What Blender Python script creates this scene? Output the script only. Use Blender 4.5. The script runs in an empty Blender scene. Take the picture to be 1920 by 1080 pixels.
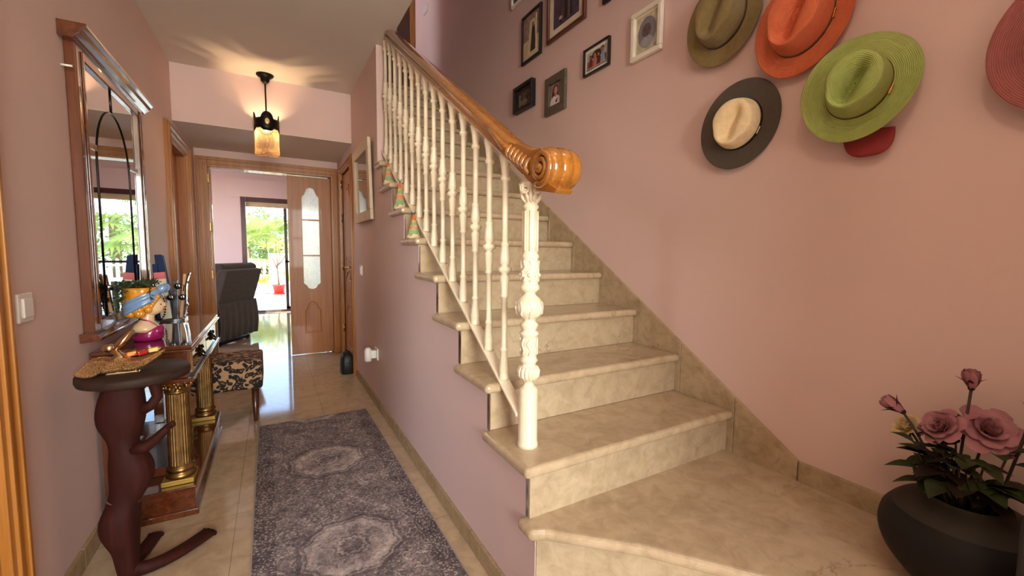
import bpy, bmesh, math, random
from mathutils import Vector, Matrix
R_ = random.Random(7)
PI = math.pi
# ---------------------------------------------------------------- camera, world, lights
sc = bpy.context.scene
col = sc.collection
sc.view_settings.view_transform = 'Standard'
sc.view_settings.look = 'None'
sc.view_settings.exposure = 0.63
sc.view_settings.gamma = 1.0
sc.view_settings.use_curve_mapping = False

cd = bpy.data.cameras.new('camera')
cam = bpy.data.objects.new('camera', cd); col.objects.link(cam)
sc.camera = cam
YAW, PITCH, ROLL = 0.523, 0.0803, 0.0115
fw = Vector((math.sin(YAW)*math.cos(PITCH), math.cos(YAW)*math.cos(PITCH), -math.sin(PITCH)))
rt = Vector((math.cos(YAW), -math.sin(YAW), 0)); up = rt.cross(fw)
r2 = math.cos(ROLL)*rt + math.sin(ROLL)*up; u2 = -math.sin(ROLL)*rt + math.cos(ROLL)*up
mw = Matrix((r2, u2, -fw)).transposed().to_4x4(); mw.translation = Vector((0, 0, 1.1544))
cam.matrix_world = mw
cd.sensor_width = 36; cd.lens = 794.88/1920*36
cd.shift_x = -(970.2-960)/1920; cd.shift_y = (538.0-540)/1920
cd.clip_start = 0.02; cd.clip_end = 200

world = bpy.data.worlds.new('world'); sc.world = world; world.use_nodes = True
wn = world.node_tree; bg = wn.nodes['Background']
sky = wn.nodes.new('ShaderNodeTexSky'); sky.sky_type = 'NISHITA'; sky.sun_disc = False
sky.sun_elevation = math.radians(55); sky.sun_rotation = math.radians(200); sky.air_density = 1.0
wn.links.new(sky.outputs[0], bg.inputs[0]); bg.inputs[1].default_value = 0.8

def light(name, kind, loc, energy, color=(1, 1, 1), size=None, direction=None, spread=None):
    ld = bpy.data.lights.new(name, kind); ld.energy = energy; ld.color = color
    if kind == 'AREA':
        ld.shape = 'RECTANGLE'; ld.size, ld.size_y = size
        if spread: ld.spread = spread
    elif kind == 'POINT': ld.shadow_soft_size = size
    elif kind == 'SUN': ld.angle = size
    lo = bpy.data.objects.new(name, ld); col.objects.link(lo); lo.location = loc
    if direction: lo.rotation_euler = Vector(direction).to_track_quat('-Z', 'Y').to_euler()
    return lo
light('sun', 'SUN', (0, 12, 8), 6.5, (1.0, 0.95, 0.87), 0.01, (0.35, -0.25, -1.0))
# daylight through the openings behind the camera and beside it, then added fill lights
light('daylight_entrance_window', 'AREA', (0.2, -2.75, 1.5), 165, (1.0, 0.95, 0.88), (1.4, 1.7), (0.0, 1, 0.03))
light('daylight_side_window', 'AREA', (-2.95, -0.5, 1.75), 18, (1.0, 0.88, 0.70), (1.6, 1.0), (1, 0.4, 0.0))
light('fill_living_room', 'AREA', (-2.55, 7.2, 1.5), 16, (0.94, 0.97, 1.0), (2.4, 1.9), (1, 0, -0.05))  # added fill from the unseen left side, brightens the living room
light('fill_upstairs_landing', 'AREA', (-0.36, 5.17, 4.25), 16, (0.86, 0.90, 1.0), (0.5, 1.0), (1, -0.25, -0.1))  # added cool fill for the right wall at the stair head
light('fill_stairwell', 'AREA', (1.17, -0.35, 4.3), 12, (0.9, 0.92, 1.0), (0.8, 1.1), (0.1, 1, -0.5))  # added weak fill up the stairwell, no opening behind it

# ---------------------------------------------------------------- materials
MATS = {}
def srgb(r, g, b):
    f = lambda c: (c/255/12.92) if c/255 <= 0.04045 else (((c/255)+0.055)/1.055)**2.4
    return (f(r), f(g), f(b), 1)
class NT:
    """small helper around a material node tree"""
    def __init__(s, name):
        s.m = bpy.data.materials.new(name); s.m.use_nodes = True
        s.t = s.m.node_tree; s.n = s.t.nodes; s.p = s.n['Principled BSDF']
    def new(s, t, **kw):
        n = s.n.new(t)
        for k, v in kw.items(): setattr(n, k, v)
        return n
    def l(s, a, b): s.t.links.new(a, b)
    def coord(s, scale=(1, 1, 1), rot=(0, 0, 0), loc=(0, 0, 0)):
        tc = s.new('ShaderNodeTexCoord'); mp = s.new('ShaderNodeMapping')
        mp.inputs['Scale'].default_value = scale; mp.inputs['Rotation'].default_value = rot; mp.inputs['Location'].default_value = loc
        s.l(tc.outputs['Object'], mp.inputs[0]); return mp.outputs[0]
    def noise(s, v, scale, detail=4, rough=0.5, dist=0.0):
        n = s.new('ShaderNodeTexNoise'); n.inputs['Scale'].default_value = scale; n.inputs['Detail'].default_value = detail
        n.inputs['Roughness'].default_value = rough; n.inputs['Distortion'].default_value = dist
        if v: s.l(v, n.inputs['Vector'])
        return n.outputs[0]
    def ramp(s, f, stops):
        r = s.new('ShaderNodeValToRGB'); e = r.color_ramp.elements
        while len(e) < len(stops): e.new(0.5)
        for i, (p, c) in enumerate(stops): e[i].position = p; e[i].color = c
        s.l(f, r.inputs[0]); return r.outputs[0]
    def mix(s, f, a, b, mode='MIX'):
        m = s.new('ShaderNodeMix'); m.data_type = 'RGBA'; m.blend_type = mode
        for i, v in ((0, f), (6, a), (7, b)):
            if hasattr(v, 'default_value') or hasattr(v, 'links'): s.l(v, m.inputs[i])
            else: m.inputs[i].default_value = v
        return m.outputs[2]
    def math(s, op, a, b=0.0, c=None):
        m = s.new('ShaderNodeMath', operation=op)
        for i, v in enumerate((a, b, c)):
            if v is None: continue
            if hasattr(v, 'links'): s.l(v, m.inputs[i])
            else: m.inputs[i].default_value = v
        return m.outputs[0]
    def bump(s, f, strength=0.3, dist=0.01):
        b = s.new('ShaderNodeBump'); b.inputs['Strength'].default_value = strength; b.inputs['Distance'].default_value = dist
        s.l(f, b.inputs['Height']); s.l(b.outputs[0], s.p.inputs['Normal'])
    def set(s, color=None, rough=None, metal=None, coat=None, spec=None, **kw):
        if color is not None:
            if hasattr(color, 'links'): s.l(color, s.p.inputs['Base Color'])
            else: s.p.inputs['Base Color'].default_value = color
        if rough is not None: s.p.inputs['Roughness'].default_value = rough
        if metal is not None: s.p.inputs['Metallic'].default_value = metal
        if coat is not None: s.p.inputs['Coat Weight'].default_value = coat; s.p.inputs['Coat Roughness'].default_value = 0.04
        if spec is not None: s.p.inputs['Specular IOR Level'].default_value = spec
        return s.m
def simple(name, rgb, rough=0.5, metal=0.0, coat=None, var=0.08, scale=12, bump=0.0, bscale=60, spec=None):
    if name in MATS: return MATS[name]
    t = NT(name); c = srgb(*rgb); v = t.coord()
    n = t.noise(v, scale, 5)
    lo = tuple(x*(1-var) for x in c[:3])+(1,); hi = tuple(min(1, x*(1+var)) for x in c[:3])+(1,)
    t.set(t.ramp(n, [(0.3, lo), (0.7, hi)]), rough, metal, coat, spec)
    if bump: t.bump(t.noise(v, bscale, 4), bump, 0.003)
    MATS[name] = t.m; return t.m
def wood(name, dark, mid, light_, rough=0.35, axis=2, scale=1.0, coat=0.3):
    if name in MATS: return MATS[name]
    t = NT(name)
    sc_ = [16*scale]*3; sc_[axis] = 0.8*scale
    v = t.coord(tuple(sc_))
    n1 = t.noise(v, 2.2, 5, 0.55, 0.5); n2 = t.noise(v, 16.0, 3, 0.6)
    f = t.math('ADD', t.math('MULTIPLY', n1, 0.75), t.math('MULTIPLY', n2, 0.25))
    t.set(t.ramp(f, [(0.22, srgb(*dark)), (0.5, srgb(*mid)), (0.78, srgb(*light_))]), rough, 0, coat)
    MATS[name] = t.m; return t.m
def marble(name, base, vein, dark, rough=0.12, tiles=None, scale=1.0, coat=0.0):
    t = NT(name); v = t.coord()
    big = t.noise(v, 1.7*scale, 6, 0.6, 0.8)
    fine = t.noise(v, 14*scale, 8, 0.65, 0.6)
    wv = t.noise(v, 3.2*scale, 9, 0.62, 1.6)
    line = t.math('ABSOLUTE', t.math('SUBTRACT', wv, 0.5))
    veins = t.ramp(line, [(0.0, (1, 1, 1, 1)), (0.008, (0.35, 0.35, 0.35, 1)), (0.02, (0, 0, 0, 1))])
    mask = t.ramp(big, [(0.52, (0, 0, 0, 1)), (0.66, (1, 1, 1, 1))])
    b1 = t.ramp(t.math('ADD', t.math('MULTIPLY', big, 0.45), t.math('MULTIPLY', fine, 0.55)), [(0.36, srgb(*dark)), (0.52, srgb(*base)), (0.7, srgb(*[min(255, c+12) for c in base]))])
    c = t.mix(t.math('MULTIPLY', t.math('MULTIPLY', veins, mask), 0.75), b1, srgb(*vein))
    if tiles:
        br = t.new('ShaderNodeTexBrick'); t.l(t.coord(loc=(0.17, 0.11, 0)), br.inputs['Vector'])
        br.offset = 0.0; br.inputs['Scale'].default_value = 1.0
        br.inputs['Brick Width'].default_value = tiles; br.inputs['Row Height'].default_value = tiles
        br.inputs['Mortar Size'].default_value = 0.0016; br.inputs['Color1'].default_value = (1, 1, 1, 1)
        br.inputs['Color2'].default_value = (0.93, 0.93, 0.93, 1); br.inputs['Mortar'].default_value = (0.6, 0.55, 0.5, 1)
        c = t.mix(1.0, c, br.outputs[0], 'MULTIPLY')
    t.set(c, rough, 0, coat)
    return t.m
def thin_glass(name, tint=(0.95, 0.98, 0.97), refl=0.12):
    t = NT(name); t.n.remove(t.p); out = t.n['Material Output']
    tr = t.new('ShaderNodeBsdfTransparent'); tr.inputs[0].default_value = tint+(1,)
    gl = t.new('ShaderNodeBsdfGlossy'); gl.inputs['Roughness'].default_value = 0.01
    fr = t.new('ShaderNodeFresnel'); fr.inputs[0].default_value = 1.5
    mx = t.new('ShaderNodeMixShader'); t.l(fr.outputs[0], mx.inputs[0]); t.l(tr.outputs[0], mx.inputs[1]); t.l(gl.outputs[0], mx.inputs[2])
    t.l(mx.outputs[0], out.inputs[0]); return t.m

def wallmat(name, rgb):
    t = NT(name); v = t.coord()
    n = t.noise(v, 1.3, 4); c = srgb(*rgb)
    t.set(t.ramp(n, [(0.3, tuple(x*0.95 for x in c[:3])+(1,)), (0.7, tuple(min(1, x*1.03) for x in c[:3])+(1,))]), 0.62)
    t.bump(t.noise(v, 90, 3), 0.10, 0.002); return t.m
PINK = wallmat('pink_wall_paint', (216, 185, 176))
PINK2 = wallmat('pale_pink_wall_paint', (228, 196, 194))
CEIL = wallmat('ceiling_paint', (224, 214, 200))
WHITEWALL = wallmat('white_wall_paint', (225, 222, 215))
MFLOOR = marble('polished_marble_floor', (188, 162, 132), (150, 112, 75), (166, 140, 110), 0.07, 0.45)
MSTEP = marble('cream_marble_steps', (188, 164, 133), (112, 82, 54), (164, 139, 108), 0.16, None, 1.0)
MRISER = marble('cream_marble_risers', (186, 164, 133), (122, 94, 66), (164, 141, 110), 0.18, None, 1.3)
OAK = wood('golden_oak', (122, 68, 18), (162, 101, 36), (186, 122, 50), 0.32)
OAKX = wood('golden_oak_across', (104, 56, 20), (150, 90, 38), (178, 116, 56), 0.32, axis=0)
OAKY = wood('golden_oak_along', (104, 56, 20), (150, 90, 38), (178, 116, 56), 0.32, axis=1)
DOORW = wood('door_leaf_oak', (134, 76, 22), (162, 95, 34), (180, 112, 46), 0.42, coat=0.1)
MAHOG = wood('mahogany', (52, 20, 8), (88, 40, 18), (118, 60, 28), 0.18, axis=1, coat=1.0)
MAHOGZ = wood('mahogany_upright', (60, 26, 12), (96, 48, 22), (122, 66, 32), 0.22, axis=2, coat=0.8)
HONEY = wood('honey_rail_wood', (114, 64, 20), (156, 96, 34), (182, 118, 50), 0.2, axis=1, coat=0.9, scale=0.8)
DARKW = wood('dark_carved_wood', (34, 12, 9), (54, 20, 15), (70, 30, 22), 0.66, axis=2, coat=0.0)
DARKW.node_tree.nodes['Principled BSDF'].inputs['Specular IOR Level'].default_value = 0.15
STOOLTOP = wood('stool_top_wood', (34, 22, 17), (50, 33, 26), (64, 44, 34), 0.6, axis=0, coat=0.05)
STOOLTOP.node_tree.nodes['Principled BSDF'].inputs['Specular IOR Level'].default_value = 0.2
STOOLTOP.node_tree.nodes['Principled BSDF'].inputs['Coat Weight'].default_value = 0.0
IVORY = simple('ivory_painted_iron', (232, 216, 188), 0.35, 0, 0.3, 0.05, 30, 0.15, 80)
BLACK = simple('black_metal', (22, 19, 18), 0.4, 0.6)
BURG = simple('burgundy_window_frame', (70, 20, 24), 0.3, 0, 0.4)
BRASS = simple('brass', (196, 150, 80), 0.25, 1.0)
CHROME = simple('chrome', (215, 215, 215), 0.12, 1.0, var=0.02)
MIRROR = simple('mirror_silver', (225, 226, 222), 0.012, 1.0, var=0.01)
LEAD = simple('dark_lead_strip', (30, 26, 24), 0.35, 0.7)
WPLAST = simple('white_plastic', (228, 222, 214), 0.35, 0, 0.2, 0.02)
GLASS = thin_glass('clear_window_glass')
LGLASS = thin_glass('clear_acrylic', (0.90, 0.92, 0.93))

def tag(o, label=None, cat=None, group=None, kind=None):
    if label: o['label'] = label
    if cat: o['category'] = cat
    if group: o['group'] = group
    if kind: o['kind'] = kind
    return o
def thing(name, label, cat, loc=(0, 0, 0), group=None, rotz=0):
    o = bpy.data.objects.new(name, None); col.objects.link(o); o.location = loc; o.rotation_euler = (0, 0, rotz)
    o.empty_display_size = 0.05
    return tag(o, label, cat, group)

class MB:
    """collects geometry, then links it as ONE mesh object"""
    def __init__(s): s.v = []; s.f = []; s.mi = []; s.sm = []
    def add(s, vs, fs, mi=0, smooth=False):
        b = len(s.v); s.v += [tuple(v) for v in vs]
        for f in fs: s.f.append([b+i for i in f]); s.mi.append(mi); s.sm.append(smooth)
        return s
    def box(s, x0, x1, y0, y1, z0, z1, mi=0):
        v = [(x0, y0, z0), (x1, y0, z0), (x1, y1, z0), (x0, y1, z0), (x0, y0, z1), (x1, y0, z1), (x1, y1, z1), (x0, y1, z1)]
        return s.add(v, [(0, 3, 2, 1), (4, 5, 6, 7), (0, 1, 5, 4), (1, 2, 6, 5), (2, 3, 7, 6), (3, 0, 4, 7)], mi)
    def prism(s, pts, a0, a1, axis, mi=0, smooth=False):
        """pts 2D polygon; axis 0: pts=(y,z), 1: (x,z), 2: (x,y)"""
        def P(p, a): return (a, p[0], p[1]) if axis == 0 else ((p[0], a, p[1]) if axis == 1 else (p[0], p[1], a))
        n = len(pts); v = [P(p, a0) for p in pts]+[P(p, a1) for p in pts]
        area = sum(pts[i][0]*pts[(i+1) % n][1]-pts[(i+1) % n][0]*pts[i][1] for i in range(n))
        fl = (area > 0) ^ (axis == 1)
        fs = [list(range(n))[::-1] if fl else list(range(n)), (list(range(n, 2*n)) if fl else list(range(n, 2*n))[::-1])]
        s.add(v, fs, mi, False)
        b = len(s.v)-2*n
        for i in range(n):
            j = (i+1) % n
            q = [b+i, b+j, b+n+j, b+n+i]
            s.f.append(q if fl else q[::-1]); s.mi.append(mi); s.sm.append(smooth)
        return s
    def rings(s, rings, mi=0, closed=True, caps=True, smooth=True):
        n = len(rings[0]); v = [p for r in rings for p in r]; fs = []
        for i in range(len(rings)-1):
            for j in range(n if closed else n-1):
                k = (j+1) % n
                fs.append((i*n+j, i*n+k, (i+1)*n+k, (i+1)*n+j))
        if caps and closed:
            fs.append(tuple(range(n))[::-1]); fs.append(tuple((len(rings)-1)*n+i for i in range(n)))
        return s.add(v, fs, mi, smooth)
    def lathe(s, prof, c=(0, 0, 0), segs=24, mi=0, smooth=True, caps=True, flute=None, sx=1, sy=1):
        rs = []
        for (r, z) in prof:
            ring = []
            for i in range(segs):
                a = 2*PI*i/segs; rr = r
                if flute and flute[1] <= z <= flute[2]: rr = r*(1-flute[3]*(0.5+0.5*math.cos(flute[0]*a)))
                ring.append((c[0]+rr*sx*math.cos(a), c[1]+rr*sy*math.sin(a), c[2]+z))
            rs.append(ring)
        return s.rings(rs, mi, True, caps, smooth)
    def tube(s, path, rad, segs=8, mi=0, smooth=True, flat=1.0):
        path = [Vector(p) for p in path]; n = len(path); rs = []
        if not hasattr(rad, '__len__'): rad = [rad]*n
        pn = None
        for i, p in enumerate(path):
            t = (path[min(i+1, n-1)]-path[max(i-1, 0)]).normalized()
            if pn is None:
                pn = t.orthogonal().normalized()
                if abs(t.z) < 0.9: pn = t.cross(Vector((0, 0, 1))).normalized()
            pn = (pn-t*pn.dot(t)).normalized(); bn = t.cross(pn)
            rs.append([tuple(p+pn*math.cos(2*PI*k/segs)*rad[i]+bn*math.sin(2*PI*k/segs)*rad[i]*flat) for k in range(segs)])
        return s.rings(rs, mi, True, True, smooth)
    def ell(s, c, r, mi=0, segs=16, rings=10, rot=None):
        rs = []
        for i in range(rings+1):
            th = PI*i/rings; th = min(max(th, 0.02), PI-0.02); ring = []
            for j in range(segs):
                a = 2*PI*j/segs
                p = Vector((r[0]*math.sin(th)*math.cos(a), r[1]*math.sin(th)*math.sin(a), -r[2]*math.cos(th)))
                if rot: p = rot @ p
                ring.append(tuple(p+Vector(c)))
            rs.append(ring)
        return s.rings(rs, mi)
    def grid(s, fn, nu, nv, mi=0, smooth=True, wrap=False):
        v = [fn(i/nu, j/nv) for i in range(nu+1) for j in range(nv+(0 if wrap else 1))]
        m = nv if wrap else nv+1; fs = []
        for i in range(nu):
            for j in range(nv):
                k = (j+1) % m if wrap else j+1
                fs.append((i*m+j, i*m+k, (i+1)*m+k, (i+1)*m+j))
        return s.add(v, fs, mi, smooth)
    def xf(s, M, start=0):
        for i in range(start, len(s.v)): s.v[i] = tuple(M @ Vector(s.v[i]))
        return s
    def build(s, name, mats, parent=None, bevel=0, segs=2, subsurf=0, solid=0, local=True, weld=False):
        me = bpy.data.meshes.new(name)
        off = Vector((0, 0, 0))
        if parent is not None and local:
            p = parent
            M = Matrix.Identity(4)
            chain = []
            while p is not None: chain.append(p); p = p.parent
            for q in reversed(chain): M = M @ q.matrix_basis
            Mi = M.inverted(); vs = [tuple(Mi @ Vector(v)) for v in s.v]
        else: vs = s.v
        me.from_pydata(vs, [], s.f)
        if not isinstance(mats, (list, tuple)): mats = [mats]
        for m in mats: me.materials.append(m)
        me.polygons.foreach_set('material_index', s.mi)
        me.polygons.foreach_set('use_smooth', s.sm)
        me.update()
        if weld:
            bm = bmesh.new(); bm.from_mesh(me); bmesh.ops.remove_doubles(bm, verts=bm.verts, dist=1e-5)
            bmesh.ops.recalc_face_normals(bm, faces=bm.faces); bm.to_mesh(me); bm.free()
        o = bpy.data.objects.new(name, me); col.objects.link(o)
        if parent is not None: o.parent = parent
        if solid: md = o.modifiers.new('s', 'SOLIDIFY'); md.thickness = solid; md.offset = 0
        if bevel: md = o.modifiers.new('b', 'BEVEL'); md.width = bevel; md.segments = segs; md.limit_method = 'ANGLE'; md.angle_limit = 0.7; md.harden_normals = False
        if subsurf: md = o.modifiers.new('ss', 'SUBSURF'); md.levels = subsurf; md.render_levels = subsurf
        return o
def struct(name, mb, mats, **kw):
    p = kw.get('parent'); o = mb.build(name, mats, **kw)
    if p is None: o['kind'] = 'structure'
    return o
def sempty(name, loc=(0, 0, 0)):
    o = bpy.data.objects.new(name, None); col.objects.link(o); o.location = loc; o['kind'] = 'structure'; return o
def box(*a): return MB().box(*a)

# ---------------------------------------------------------------- dimensions
XL, XA, XA2, XB = -0.63, 0.647, 0.717, 1.62
Y0, T, RZ = 1.039, 0.2711, 0.175
YD, ZC = 5.15, 2.55
YF = 9.13
YU = 5.45
def yk(k): return Y0+(k-2)*T
def zk(k): return RZ*(k+1)

# ---------------------------------------------------------------- setting
m = MB().box(-3.2, 4.2, -2.8, 9.2, -0.12, 0.0)
struct('floor', m, MFLOOR)
# left wall with two doorways
m = MB()
for (a, b_, z0, z1) in ((-2.7, 0.62, 0, ZC), (0.62, 1.56, 2.0, ZC), (1.56, 3.92, 0, ZC), (3.92, 4.69, 1.97, ZC), (4.69, 5.15, 0, ZC)):
    m.box(XL-0.12, XL, a, b_, z0, z1)
struct('wall_left', m, PINK)
# far wall with the double door opening, and the dropped soffit in front of it
m = MB()
for (a, b_, z0, z1) in ((XL-0.12, -0.56, 0, ZC), (-0.56, 0.61, 1.99, ZC), (0.61, 1.62, 0, ZC)):
    m.box(a, b_, YD, YD+0.12, z0, z1)
struct('wall_far', m, PINK)
m = MB().box(XL, XA, 4.16, YD, 2.128, ZC, 0).box(XL, XA, 4.161, YD, 2.124, 2.128, 1)
struct('wall_soffit', m, [PINK, CEIL])
# stair wall: follows the underside of the treads, then rises to the ceiling
pts = [(1.0, 0), (1.0, 0.3145), (yk(2)+0.0185, 0.3145)]
for k in range(2, 9):
    pts += [(yk(k)+0.0185, zk(k)-0.0355), (yk(k+1)+0.0185, zk(k)-0.0355)]
pts += [(yk(9)+0.0185, zk(9)-0.035), (3.08, zk(9)-0.035), (3.08, ZC), (4.13, ZC), (4.13, 0)]
m = MB().prism(pts, XA, XA2, 0)
m.box(XA, XA2, 4.13, 4.86, 1.99, ZC).box(XA, XA2, 4.86, 5.15, 0, ZC)
struct('wall_stair', m, PINK)
struct('wall_light_blocker', MB().box(0.86, XB, -0.62, -0.50, 0, ZC), PINK)  # unseen panel added to block window light from the near right wall
struct('wall_right', box(XB, XB+0.12, -2.7, YU+0.1, 0, 5.4), PINK)
m = box(-3.0, 1.74, -2.72, -2.6, 0, 5.4)
m = MB()
for (a, b_, z0, z1) in ((-3.1, -0.55, 0, ZC), (-0.55, 0.95, 0, 0.65), (-0.55, 0.95, 2.3, ZC), (0.95, 1.74, 0, ZC)):
    m.box(a, b_, -2.72, -2.6, z0, z1)
struct('wall_back', m, PINK)
m = MB()
for (a, b_, z0, z1) in ((-2.7, -1.4, 0, ZC), (-1.4, 0.4, 0, 0.75), (-1.4, 0.4, 2.3, ZC), (0.4, 4.0, 0, ZC)):
    m.box(-2.9, -2.78, a, b_, z0, z1)
m.box(-2.78, XL-0.12, 3.2, 3.3, 0, ZC)
struct('wall_side_room', m, WHITEWALL)
# ceilings
m = MB().box(-2.9, XA2, -2.7, 5.27, ZC, 2.97).box(XA2, XB, -2.7, -0.4, ZC, 2.97)
struct('ceiling', m, CEIL)
m = MB().box(XA2-0.1, XA2, -0.4, 4.9, 2.97, 5.3).box(XA2-0.1, XB, -0.5, -0.4, 2.97, 5.3)
struct('wall_upstairs', m, PINK)
struct('wall_upstairs_left', MB().box(-0.5, -0.4, 4.8, YU+0.1, 2.97, 5.3).box(-0.5, XA2, 4.8, 4.9, 2.97, 5.3), PINK)
struct('wall_upstairs_far', MB().box(-0.4, XB, YU, YU+0.1, 2.97, 5.3), PINK)
struct('ceiling_upstairs', MB().box(-0.4, XB+0.1, -0.5, YU+0.1, 5.3, 5.4), CEIL)
struct('floor_upstairs', MB().box(-0.4, XB, yk(16)+0.02, YU, 2.80, zk(16)), MSTEP)

MBASE = marble('baseboard_marble', (158, 134, 100), (104, 78, 50), (136, 112, 80), 0.25, None, 1.4)
def baseboard(name, boxes, mat=MBASE):
    m = MB()
    for b_ in boxes: m.box(*b_)
    return struct(name, m, mat, bevel=0.003)
baseboard('baseboard_stair', [(XA-0.012, XA+0.001, 1.0, 1.36, 0, 0.07), (XA-0.012, XA+0.001, 1.363, 1.76, 0, 0.07), (XA-0.012, XA+0.001, 1.763, 2.16, 0, 0.07), (XA-0.012, XA+0.001, 2.163, 2.96, 0, 0.07), (XA-0.012, XA+0.001, 2.963, 3.6, 0, 0.07), (XA-0.012, XA+0.001, 3.603, 4.03, 0, 0.07)])
baseboard('baseboard_left', [(XL-0.001, XL+0.012, 1.66, 2.02, 0, 0.075), (XL-0.001, XL+0.012, 2.023, 2.6, 0, 0.075), (XL-0.001, XL+0.012, 2.603, 3.81, 0, 0.075), (XL-0.001, XL+0.012, 4.80, 5.08, 0, 0.075)])
# skirting on the right wall that climbs with the stairs
sk = 0.639
m = MB()
def topz(y): return 0.4195+(y-0.762)*sk
m.prism([(-0.49, 0.34), (-0.49, 0.4195), (0.30, 0.4195), (0.30, 0.34)], XB-0.014, XB+0.002, 0)
m.prism([(0.302, 0.34), (0.302, 0.4195), (0.76, 0.4195), (0.76, 0.34)], XB-0.014, XB+0.002, 0)
ys = [0.762]+[yk(k)-0.03 for k in range(2, 17)]
for a, b_ in zip(ys, ys[1:]):
    a2 = a+0.0025
    m.prism([(a2, topz(a2)-0.42), (a2, topz(a2)), (b_, topz(b_)), (b_, topz(b_)-0.42)] if a > 0.8 else [(a2, 0.34), (a2, topz(a2)), (b_, topz(b_)), (b_, 0.34)], XB-0.014, XB+0.002, 0)
struct('trim_1', m, marble('skirting_marble', (176, 152, 120), (110, 84, 56), (150, 126, 94), 0.2, None, 1.6), bevel=0.002)

# ---------------------------------------------------------------- staircase
st = thing('staircase', 'cream marble staircase rising against the pink wall', 'staircase', (1.13, 1.04, 0))
def riser(poly_or_box, name='riser'): pass
lev1 = [(XA-0.028, 1.066), (XA-0.028, 0.985), (0.66, 0.968), (0.75, 0.885), (0.856, 0.785), (0.951, 0.668), (1.08, 0.505), (1.25, 0.29), (1.42, 0.085), (XB-0.001, -0.15), (XB-0.001, 1.066)]
MB().prism(lev1, 0.315, 0.35, 2).build('tread', MSTEP, st, bevel=0.016, segs=4)
lev1r = [(XA+0.002, 1.0), (XA+0.002, 0.995), (0.76, 0.91), (0.875, 0.80), (0.97, 0.69), (1.1, 0.53), (1.27, 0.315), (1.44, 0.11), (XB-0.001, -0.12), (XB-0.001, 1.0)]
MB().prism(lev1r, 0.176, 0.3145, 2).build('riser', MRISER, st)
lev0 = [(XA-0.03, 1.0), (XA-0.03, 0.93), (0.66, 0.86), (0.72, 0.55), (0.80, 0.15), (0.88, -0.22), (XB-0.001, -0.45), (XB-0.001, 1.0)]
MB().prism(lev0, 0.14, 0.175, 2).build('tread', MSTEP, st, bevel=0.016, segs=4)
lev0r = [(XA+0.002, 1.0), (XA+0.002, 0.92), (0.69, 0.84), (0.75, 0.55), (0.83, 0.15), (0.91, -0.20), (XB-0.001, -0.42), (XB-0.001, 1.0)]
MB().prism(lev0r, 0.0, 0.1395, 2).build('riser', MRISER, st)
for k in range(2, 17):
    xl = XA-0.028 if k <= 9 else XA2+0.001
    y1 = yk(k+1)+0.012 if k < 16 else yk(k)+0.09
    if k == 9:   # this tread meets the pier of the stair wall
        MB().prism([(XA-0.028, yk(9)-0.03), (XB-0.016, yk(9)-0.03), (XB-0.016, y1), (XA2+0.001, y1), (XA2+0.001, 3.078), (XA-0.028, 3.078)], zk(k)-0.035, zk(k), 2).build('tread', MSTEP, st, bevel=0.015, segs=4)
    else:
        MB().box(xl, XB-0.016, yk(k)-0.03, y1, zk(k)-0.035, zk(k)).build('tread', MSTEP, st, bevel=0.015, segs=4)
    xr = XA+0.004 if k <= 9 else XA2+0.002
    MB().box(xr, XB-0.015, yk(k), yk(k)+0.018, zk(k-1)+0.0005, zk(k)-0.0352).build('riser', MRISER, st)
    if k <= 9:   # steel edge strip at the end of each riser
        MB().box(XA-0.0005, XA+0.0035, yk(k)+0.001, yk(k)+0.016, zk(k-1)+0.001, zk(k)-0.0355).build('edge_strip', CHROME, st)

# ---------------------------------------------------------------- railing
rail = thing('stair_railing', 'ivory iron stair railing with honey wood handrail ending in a carved scroll', 'railing', (0.69, 1.15, 0.525))
XR = 0.692
def by(i): return 1.290+0.1225*i
def bz(y): return 0.72+(y-1.299)*0.6385
def uz(y): return 1.465+(y-1.275)*0.6385
prof = [(0.0175, 0.0), (0.019, 0.008), (0.017, 0.016), (0.0175, 0.03), (0.0185, 0.035), (0.0115, 0.10), (0.0145, 0.104), (0.0145, 0.11), (0.0105, 0.116)]
def baluster_profile(H):
    lo = H*0.378
    p = list(prof)
    p += [(0.0105, lo), (0.0155, lo+0.004), (0.0155, lo+0.010), (0.013, lo+0.016), (0.0175, lo+0.075), (0.0115, lo+0.085), (0.024, lo+0.094), (0.024, lo+0.104), (0.0125, lo+0.113),
          (0.0195, lo+0.122), (0.0185, lo+0.14), (0.0135, lo+0.178), (0.0155, lo+0.182), (0.0155, lo+0.188), (0.0105, lo+0.194), (0.0105, H-0.075),
          (0.017, H-0.07), (0.017, H-0.062), (0.0125, H-0.055), (0.016, H-0.02), (0.022, H+0.012)]
    return p
def flip(p, H):
    return p
for i in range(15):
    y = by(i); z0 = bz(y)-0.004; H = uz(y)-z0-0.005
    b = MB().lathe(baluster_profile(H), (XR, y, z0), 14)
    b.build('baluster', IVORY, rail)
# sloping flat bar under the balusters and under the handrail
def slope_bar(x0, x1, y0, y1, f, th, mb):
    mb.prism([(y0, f(y0)-th), (y0, f(y0)), (y1, f(y1)), (y1, f(y1)-th)], x0, x1, 0)
m = MB(); slope_bar(XR-0.021, XR+0.021, 1.165, 3.085, lambda y: bz(y)-0.002, 0.012, m); m.build('bottom_bar', IVORY, rail, bevel=0.002)
m = MB(); slope_bar(XR-0.018, XR+0.018, 1.13, 3.08, lambda y: uz(y)+0.016, 0.008, m); m.build('top_bar', IVORY, rail, bevel=0.002)
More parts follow.
